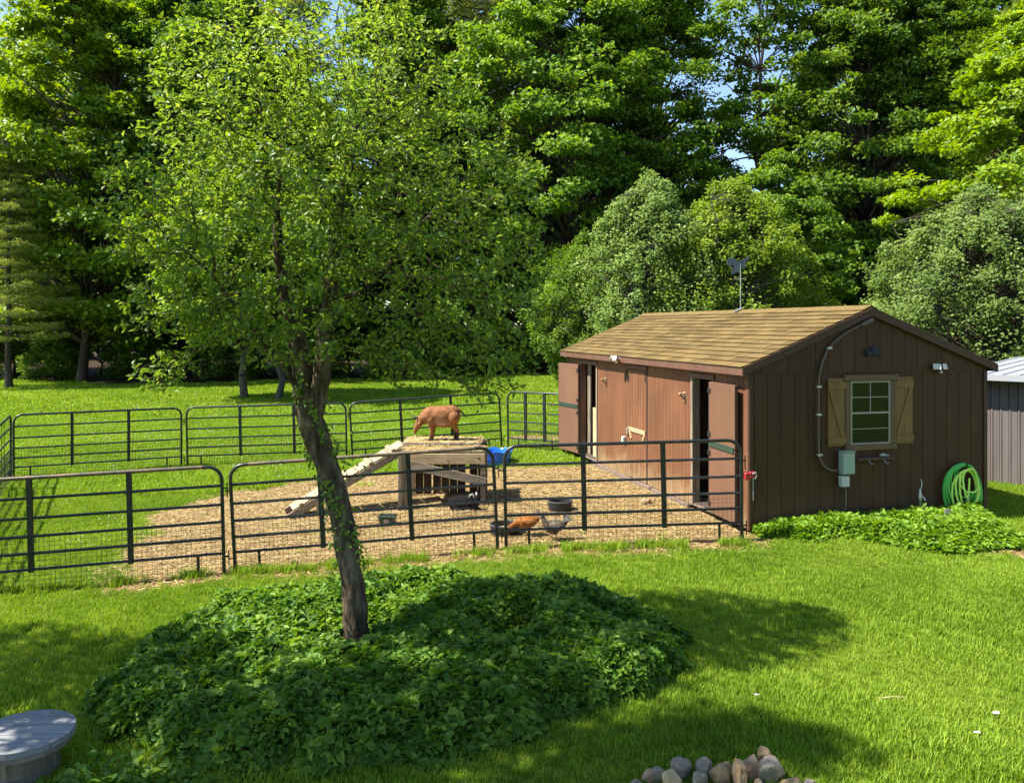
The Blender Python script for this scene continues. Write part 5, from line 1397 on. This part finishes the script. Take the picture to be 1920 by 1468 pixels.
FG = 'trees of the forest behind the lawn'
def forest():
    mp, my, pn, bd, bgx = M['maple'], M['maple_yellow'], M['pine'], M['bark_dark'], M['bark_grey']
    rows = [
     # front row, left to right
     ('pine_low', -24.2, 40.0, .62, 0.3, pn, bd, 'pine_tree', 'pine with drooping pale boughs at the left edge of the forest'),
     ('maple_c', -23.6, 45.5, 1.30, 1.3, my, bd, 'maple_tree', 'leafy maple at the forest edge, second from the left'),
     ('maple_a', -17.6, 47.5, 1.15, 2.6, mp, bd, 'maple_tree', 'tall maple in the forest edge left of the yellow green maple'),
     ('maple_c', -12.6, 46.2, 1.02, .4, my, bd, 'maple_tree', 'bright yellow green maple seen behind the crown of the leaning tree'),
     ('maple_b', -6.6, 49.0, 1.08, 4.4, mp, bd, 'maple_tree', 'maple in the forest edge directly behind the leaning tree'),
     ('pine_b', -1.6, 50.5, 1.12, 1.1, pn, bd, 'pine_tree', 'dark trunked tall pine just right of the leaning tree crown'),
     ('maple_a', 3.4, 47.5, 1.12, 5.2, mp, bd, 'maple_tree', 'sunlit maple with layered crown left of the sky gap'),
     ('maple_b', 8.4, 49.0, 1.02, .9, mp, bd, 'maple_tree', 'tall dense maple just left of the sky gap'),
     ('tall_thin', 14.2, 48.0, 1.06, 2.0, mp, bd, 'forest_tree', 'thin dark stemmed tree standing in the sky gap'),
     ('maple_a', 20.2, 47.5, 1.10, 3.3, mp, bd, 'maple_tree', 'broad maple right of the sky gap above the shed ridge'),
     ('maple_b', 24.6, 50.0, 1.0, 1.9, mp, bd, 'maple_tree', 'tall maple behind the pine on the right'),
     ('pine_a', 27.5, 43.0, .92, 2.2, pn, bd, 'pine_tree', 'pale pine at the right edge of the forest'),
     # second row
     ('pine_a', -33.0, 56.0, 1.0, 1.0, pn, bd, 'pine_tree', 'pine deep behind the left edge of the lawn'),
     ('maple_b', -27.0, 57.5, 1.2, 2.0, mp, bd, 'maple_tree', 'tall maple behind the left pine'),
     ('pine_b', -21.5, 54.5, 1.32, 3.0, pn, bd, 'pine_tree', 'tall pine rising behind the left maples'),
     ('pine_b', -15.2, 56.5, 1.3, 0.5, pn, bd, 'pine_tree', 'pine top showing beside the blue sky at the upper left'),
     ('maple_b', -6.8, 60.0, 1.12, 3.7, mp, bd, 'maple_tree', 'maple deep in the forest behind the leaning tree'),
     ('pine_a', -2.8, 57.0, 1.2, 5.0, pn, bd, 'pine_tree', 'dark pine behind the gap right of the leaning tree'),
     ('maple_b', 2.2, 58.5, 1.02, 1.4, mp, bd, 'maple_tree', 'tall maple in the second row left of the sky gap'),
     ('maple_b', 7.0, 60.5, 1.05, 2.9, mp, bd, 'maple_tree', 'tall maple in the second row behind the dense maple'),
     ('maple_c', 16.2, 59.5, .62, .2, mp, bd, 'maple_tree', 'low maple filling the bottom of the sky gap'),
     ('maple_a', 26.0, 57.0, 1.25, 4.1, mp, bd, 'maple_tree', 'maple in the second row right of the sky gap'),
     ('maple_b', 31.0, 55.0, 1.2, 5.3, mp, bd, 'maple_tree', 'maple deep behind the right pine'),
     ('pine_b', 36.5, 53.0, 1.0, 2.5, pn, bd, 'pine_tree', 'pine at the far right of the second row'),
    ]
    for r in rows: tree(*r, group=FG)
    und = [(-29.5, 50, 'young', .95), (-25.5, 51.5, 'sapling', 1.1), (-20.8, 52.5, 'young', .8), (-15.4, 51.5, 'sapling', 1.2), (-10.2, 52.0, 'young', .85), (-4.6, 51.0, 'sapling', 1.15),
           (-2.6, 45.5, 'sapling', 1.0), (.8, 49.5, 'young', .95), (2.6, 44.5, 'sapling', 1.05), (6.0, 46.0, 'young', .85), (11.2, 47.0, 'young', 1.0), (15.4, 44.8, 'young', .92), (19.5, 43.5, 'sapling', 1.2), (23.2, 45.0, 'young', 1.0), (28.8, 48.5, 'young', 1.05),
           (-33, 53, 'young', 1.0), (-7.0, 57, 'young', 1.1), (4.0, 55, 'young', 1.1), (12.6, 55.5, 'young', 1.05), (20, 54.5, 'young', 1.1), (-16.5, 58, 'young', 1.1), (-23.5, 60, 'young', 1.1)]
    words = ['at the far left', 'second from the left', 'third from the left', 'fourth from the left', 'fifth from the left', 'sixth from the left', 'seventh from the left', 'eighth from the left', 'ninth from the left', 'tenth from the left', 'eleventh from the left', 'twelfth from the left',
             'twelfth from the right', 'eleventh from the right', 'tenth from the right', 'ninth from the right', 'eighth from the right', 'seventh from the right', 'sixth from the right', 'fifth from the right', 'fourth from the right', 'third from the right', 'second from the right', 'at the far right']
    und.sort()
    for i, (x, y, k, s) in enumerate(und):
        tree(k, x, y, s, i * 1.7, mp, bd, 'understory_tree', 'young shaded tree under the tall forest, ' + (words[i] if i < 11 else words[24 - (len(und) - i)]), group='young trees under the forest')
    for i, (x, y, k) in enumerate(((-29.0, 48.5, .8), (-26.8, 51.0, .7), (-21.6, 49.6, .75), (-19.6, 51.8, .8), (-15.0, 49.4, .7), (-13.4, 52.2, .78), (-4.0, 53.0, .8), (1.6, 52.5, .75))):
        tree('tall_thin', x, y, k, i * 1.3 + .4, mp, bd, 'slender_tree', 'slender dark stemmed tree inside the forest edge, ' + words[i], group='slender trees inside the forest edge')
    # low shrubs along the forest edge
    shr = [(-30, 45.8, 1.1), (-25.6, 46.6, .9), (-21.4, 47.8, 1.0), (-16.0, 47.6, 1.1), (-11.0, 48.0, .9), (-6.2, 46.4, 1.15), (-4.2, 46.0, .9), (-1.0, 46.4, 1.1), (1.4, 45.9, 1.0), (4.4, 46.6, 1.2), (7.6, 46.5, 1.2)]
    for i, (x, y, s) in enumerate(shr):
        tree('shrub', x, y, s, i * 2.1, mp, bd, 'shrub', 'low dark shrub along the forest edge, ' + words[i], 'shrub', 'shrubs along the forest edge')
    # two slim trees on the back lawn
    tree('lawn_maple', -10.95, 34.1, 1.0, .4, my, bgx, 'lawn_maple', 'yellow green maple on the back lawn behind the leaning tree, left of the pair', group='maples on the back lawn')
    tree('lawn_maple', -9.35, 33.0, .86, 2.4, mp, bgx, 'lawn_maple', 'grey stemmed maple on the back lawn behind the leaning tree, right of the pair', group='maples on the back lawn')
    # small trees behind the shed
    sm = 'small leafy trees behind the shed'
    tree('small_a', 4.25, 25.5, .98, .3, M['bush'], bgx, 'small_tree', 'small pale green tree behind the left end of the shed roof', group=sm)
    tree('small_b', 6.75, 25.5, .98, 1.4, M['bush_y'], bgx, 'small_tree', 'round yellowish small tree behind the weathervane', group=sm)
    tree('small_a', 2.6, 29.5, .80, 2.4, M['maple'], bgx, 'small_tree', 'darker small tree left of the shed roof', group=sm)
    tree('small_c', 12.1, 21.5, .92, 2.0, M['bush'], bd, 'small_tree', 'wide grey green small tree behind the right end of the shed', group=sm)
    tree('small_c', 15.4, 24.0, 1.0, .6, M['bush'], bgx, 'small_tree', 'small tree behind the outbuilding at the right edge', group=sm)
    tree('young', 9.9, 31.0, .80, 3.0, M['maple'], bd, 'small_tree', 'dark tree filling the gap between the small trees behind the shed', group=sm)
    tree('maple_c', 19.6, 31.5, .86, 1.0, M['maple_yellow'], bd, 'maple_tree', 'bright yellow green maple at the right edge behind the small trees', group=FG)
    # behind the house side of the lawn: seen only as reflections in the shed window
    tree('young', 9.5, -11, 1.0, 1.0, M['maple'], bd, 'yard_tree', 'yard tree behind the viewer, middle one of three by the house', group='yard trees behind the viewer')
    tree('young', 13.5, -8, 1.0, 2.0, M['maple'], bd, 'yard_tree', 'yard tree behind the viewer, farthest right of three by the house', group='yard trees behind the viewer')
    tree('young', 5.0, -13, 1.05, 4.0, M['maple'], bd, 'yard_tree', 'yard tree behind the viewer, leftmost of three by the house', group='yard trees behind the viewer')
M['bush_y'] = leaf_mat('yellowish_small_tree_leaf', (.10, .18, .02), (.19, .28, .03), (.30, .38, .05), .42, .5, .25, .05)
forest()

def far_wood():
    rng = np.random.default_rng(71); n = 40000
    x = rng.uniform(-110, 110, n); y = rng.uniform(72, 82, n)
    z = rng.uniform(0, 1, n) ** .9 * (11 + 2.5 * np.sin(x * .21) + 1.5 * np.sin(x * .53 + 1))
    keep = wob(x * .25, z * .3, 1.0) > -.5
    P = np.stack([x, y, z - .2], 1)[keep]
    me = leaf_mesh('far_wood', rng, P, rng.normal(0, .5, P.shape) + np.array([0, -.2, .7]), .75, .75, np.clip(rng.normal(.4, .2, len(P)), 0, 1))
    prop(link('far_wood', me, M['maple']), 'distant mass of green woodland far behind the trees', 'woodland', kind='stuff')
far_wood()

# ------------------------------------------------------------------ the leaning tree in the bed (grown by space colonisation)
def hero_tree(seed, trunk, limbs, blobs, natt, step=.11, infl=.75, kill=.16, leaf=.062, per=7, trunk_r=.125):
    rng = np.random.default_rng(seed)
    nodes = [np.array(p, float) for p in trunk]; par = [-1] + list(range(len(trunk) - 1))
    for lb in limbs:
        prev = lb[0]
        for p in lb[1]:
            nodes.append(np.array(p, float)); par.append(prev); prev = len(nodes) - 1
    # subdivide
    N2 = [nodes[0]]; P2 = [-1]; mp = {0: 0}
    for i in range(1, len(nodes)):
        a = nodes[par[i]]; b = nodes[i]; k = max(1, int(np.linalg.norm(b - a) / step)); prev = mp[par[i]]
        for j in range(1, k + 1):
            N2.append(a + (b - a) * j / k + (rng.normal(0, .006, 3) if j < k else 0)); P2.append(prev); prev = len(N2) - 1
        mp[i] = prev
    core = len(N2)
    att = []
    for (c, r, w) in blobs:
        m = int(natt * w); d = rng.normal(size=(m, 3)); d /= np.linalg.norm(d, axis=1, keepdims=True); d *= rng.uniform(0, 1, (m, 1)) ** .42
        att.append(np.array(c) + d * np.array(r))
    att = np.concatenate(att)
    pts = np.array(N2); parent = list(P2)
    alive = np.ones(len(att), bool); near = np.full(len(att), 1e9); ni = np.zeros(len(att), int)
    start = 0
    for it in range(90):
        new = pts[start:]
        if len(new):
            dd = np.linalg.norm(att[:, None, :] - new[None], axis=2); j = dd.argmin(1); dm = dd[np.arange(len(att)), j]
            b = dm < near; near[b] = dm[b]; ni[b] = j[b] + start
        alive &= near > kill
        rad = infl if it > 12 else 3.0
        act = alive & (near < rad)
        if not act.any():
            if it > 12: break
            continue
        start = len(pts); add = []
        for nid in np.unique(ni[act]):
            s = act & (ni == nid); v = att[s] - pts[nid]; v /= np.linalg.norm(v, axis=1, keepdims=True)
            d = v.mean(0) + rng.normal(0, .12, 3) + np.array([0, 0, .04]); d /= np.linalg.norm(d) + 1e-9
            add.append(pts[nid] + d * step); parent.append(int(nid))
        pts = np.concatenate([pts, np.array(add)])
    n = len(pts); parent = np.array(parent)
    r = np.zeros(n); acc = np.zeros(n); order = np.arange(n)[::-1]
    nch = np.bincount(parent[parent >= 0], minlength=n)
    for i in order:
        r[i] = max(.0028, acc[i] ** (1 / 2.35)) if nch[i] else .0028
        if parent[i] >= 0: acc[parent[i]] += r[i] ** 2.35
    # limit and taper the main stem
    r = np.minimum(r, trunk_r); 
    E = []
    for i in range(n):
        if parent[i] >= 0: E.append((pts[parent[i]], min(r[parent[i]], r[i] * 1.6) if i >= core else r[parent[i]], pts[i], r[i]))
    tw = np.where((r < .0085))[0]
    P = []; 
    m = len(tw)
    base = np.repeat(tw, per)
    t = rng.uniform(0, 1, (len(base), 1))
    P = pts[base] * t + pts[np.maximum(parent[base], 0)] * (1 - t) + rng.normal(0, .034, (len(base), 3))
    keep = rng.uniform(size=len(P)) < .92
    P = P[keep]; base = base[keep]
    ctr = att.mean(0); ow = P - ctr; ow /= np.linalg.norm(ow, axis=1, keepdims=True) + 1e-6
    Nn = rng.normal(0, .55, P.shape) + np.array([0, 0, .75]) + ow * .35
    ax = (pts[base] - pts[np.maximum(parent[base], 0)]) * 8 + rng.normal(0, .6, P.shape)
    T = np.clip(rng.normal(.42, .2, len(P)) + .16 * (P[:, 2] - ctr[2]) / 1.5, 0, 1)
    return E, P, Nn, ax, T, rng

def smooth_trunk(chains, rng, n=26):
    mb = MB()
    for pts, rad in chains:
        k = len(pts); P = [Vector(p) for p in pts]; fine = []; fr = []
        for i in range(k - 1):
            p0 = P[max(i - 1, 0)]; p1 = P[i]; p2 = P[i + 1]; p3 = P[min(i + 2, k - 1)]
            for j in range(8):
                t = j / 8
                q = .5 * ((2 * p1) + (p2 - p0) * t + (2 * p0 - 5 * p1 + 4 * p2 - p3) * t * t + (3 * p1 - p0 - 3 * p2 + p3) * t ** 3)
                fine.append(q); fr.append(rad[i] + (rad[i + 1] - rad[i]) * t)
        fine.append(P[-1]); fr.append(rad[-1])
        o = len(mb.v); mb.tube(fine, fr, n)
        for i in range(o, len(mb.v)):
            v = Vector(mb.v[i]); c = fine[(i - o) // n] if (i - o) // n < len(fine) else fine[-1]
            d = (v - c); 
            if d.length > 1e-6:
                nz_ = mnoise.noise(Vector((v.x * 9, v.y * 9, v.z * 3.0))) * .16 + mnoise.noise(Vector((v.x * 26, v.y * 26, v.z * 8))) * .13
                v = c + d * (1 + nz_)
                mb.v[i] = tuple(v)
    return mb

TB = (-1.36, 7.3)
def leaning_tree():
    z0 = gz(*TB)
    tr = [(0, 0, -.12), (-.02, .0, .35), (-.09, .01, .85), (-.20, .02, 1.35), (-.36, .03, 1.78), (-.46, .04, 2.1)]
    # limbs: (index of trunk node, points)
    limbs = [(5, [(-.50, .05, 2.45), (-.60, .08, 2.85), (-.70, .10, 3.3), (-.72, .05, 3.8), (-.66, .0, 4.4)]),
             (5, [(-.30, .0, 2.5), (-.24, -.03, 2.95), (-.18, -.06, 3.45), (-.12, -.05, 3.95), (-.02, 0, 4.5)]),
             (5, [(-.62, -.15, 2.45), (-.85, -.35, 2.8), (-1.1, -.5, 3.2)]),
             (7, [(.05, .20, 3.1), (.35, .40, 3.5), (.65, .5, 3.9)])]
    B = [((-.50, -.45, 3.70), (1.25, 1.2, 1.10), .22), ((-.15, -.45, 4.55), (1.15, 1.1, .95), .20), ((.85, -.4, 3.75), (.85, .9, .85), .14), ((.95, -.4, 3.05), (.85, .8, .55), .11),
         ((-1.45, -.4, 3.75), (.62, .85, .80), .09), ((1.15, -.35, 2.45), (.48, .5, .36), .045), ((.55, -.3, 2.50), (.42, .5, .30), .03), ((-1.35, -.5, 2.95), (.55, .6, .42), .05), ((-1.55, -.4, 2.36), (.32, .32, .17), .02), ((-.55, -.5, 2.75), (.85, .7, .34), .06),
         ((-1.2, -.35, 4.75), (.50, .55, .60), .05), ((.65, -.4, 4.75), (.5, .55, .6), .05), ((-.65, -.4, 5.35), (.35, .4, .5), .03), ((.25, -.4, 5.4), (.35, .4, .5), .03), ((1.45, -.4, 3.45), (.28, .4, .25), .015), ((1.35, -.4, 4.1), (.3, .4, .25), .015)]
    E, P, Nn, ax, T, rng = hero_tree(17, tr, limbs, B, 8600, kill=.15, per=11)
    e = empty('leaning_tree', (TB[0], TB[1], z0), 0, 'leaning apple-like tree with dark trunk growing in the ground cover bed', 'tree')
    ch = [([(.02, .0, -.12), (.0, 0, .10), (-.02, 0, .35), (-.09, .01, .85), (-.20, .02, 1.35), (-.36, .03, 1.78), (-.46, .04, 2.1), (-.50, .05, 2.45), (-.60, .08, 2.85), (-.70, .10, 3.3), (-.72, .05, 3.8)], [.155, .112, .100, .098, .102, .110, .108, .092, .075, .055, .03]),
          ([(-.40, .03, 1.95), (-.31, .0, 2.35), (-.27, -.02, 2.7), (-.22, -.05, 3.1), (-.18, -.06, 3.45), (-.12, -.05, 3.95)], [.085, .078, .072, .062, .05, .03])]
    smooth_trunk(ch, rng).build('trunk', M['bark'], e, smooth=True)
    V, F = frusta(E, 5); br = fast_mesh('branches', V, F, smooth=True)
    link('branches', br, M['bark'], e)
    cm = leaf_mesh('crown', rng, P, Nn, .056, .50, T, axis=ax)
    link('crown', cm, M['apple'], e)
    # sprouts and ivy on the trunk
    n = 1200
    t = rng.uniform(.55, 2.5, n); 
    zs = np.array([-.12, .35, .85, 1.35, 1.78, 2.1, 2.5]); xs = np.array([.0, -.02, -.09, -.20, -.36, -.42, -.40])
    th = rng.uniform(0, 2 * np.pi, n); rr = .112 + np.abs(rng.normal(0, .03, n)) + np.where(rng.uniform(size=n) < .25, rng.uniform(0, .30, n) * (np.cos(th) > .2), 0) * np.clip((t - 1.1) / .6, 0, 1)
    cl = wob(th * 1.2, t * 3.2, 1.0) > .12
    Pi = np.stack([np.interp(t, zs, xs) + rr * np.cos(th), .02 + rr * np.sin(th), t + rng.normal(0, .02, n)], 1)[cl]
    On = np.stack([np.cos(th), np.sin(th), .6 + 0 * th], 1)[cl] + rng.normal(0, .4, (cl.sum(), 3))
    prop(link('trunk_sprouts', leaf_mesh('trunk_sprouts', rng, Pi, On, .055, .6, np.clip(rng.normal(.4, .2, len(Pi)), 0, 1)), M['apple'], e), kind='stuff')
    # a tree of the same kind just left of the picture shades the lower left lawn
    c = empty('yard_tree', (-6.5, 6.1, gz(-6.5, 6.1)), R(140), 'nearer low tree left of the picture shading the lower left lawn', 'tree')
    c.scale = (1.0, 1.0, .9)
    for o in list(e.children):
        if o.name.startswith('trunk_sprouts'): continue
        q = o.copy(); COL.objects.link(q); q.parent = c
leaning_tree()
tree('tall_thin', -5.9, 4.3, .44, 1.0, M['apple'], M['bark_grey'], 'yard_tree', 'tall slim tree left of the picture whose crown shades the front lawn')

# ------------------------------------------------------------------ small litter on the lawn
def litter():
    x, y = 2.66, 5.84
    o = MB().tube([(-.11, 0, .02), (0, .01, .022), (.11, .0, .018)], [.004, .006, .004], 6).build('stick', M['osb'], None, smooth=True)
    o.location = (x, y, gz(x, y) + .012); o.rotation_euler = (0, 0, R(8)); prop(o, 'thin pale stick lying on the right of the lawn', 'stick')
    for (x, y, s, lab) in ((3.24, 5.58, .030, 'white scrap on the lawn nearest the right edge'), (2.97, 5.32, .026, 'white scrap on the lawn below the other one'), (1.74, 5.90, .026, 'white scrap on the lawn at the edge of the tree shadow')):
        rg = random.Random(int(x * 100))
        pts = [(s * rg.uniform(.6, 1.2) * math.cos(R(60 * k)), s * .7 * rg.uniform(.6, 1.2) * math.sin(R(60 * k)), rg.uniform(-.004, .008)) for k in range(6)]
        m = MB().add(pts + [(a, b, c + .003) for a, b, c in pts] + [(0, 0, .006), (0, 0, .010)], [(i, (i + 1) % 6, 6 + (i + 1) % 6, 6 + i) for i in range(6)] + [(i, 12, (i + 1) % 6) for i in range(6)] + [(6 + i, 6 + (i + 1) % 6, 13) for i in range(6)])
        o = m.build('paper_scrap', M['white']); o.location = (x, y, gz(x, y) + .04); prop(o, lab, 'scrap', 'pale scraps on the lawn')
litter()
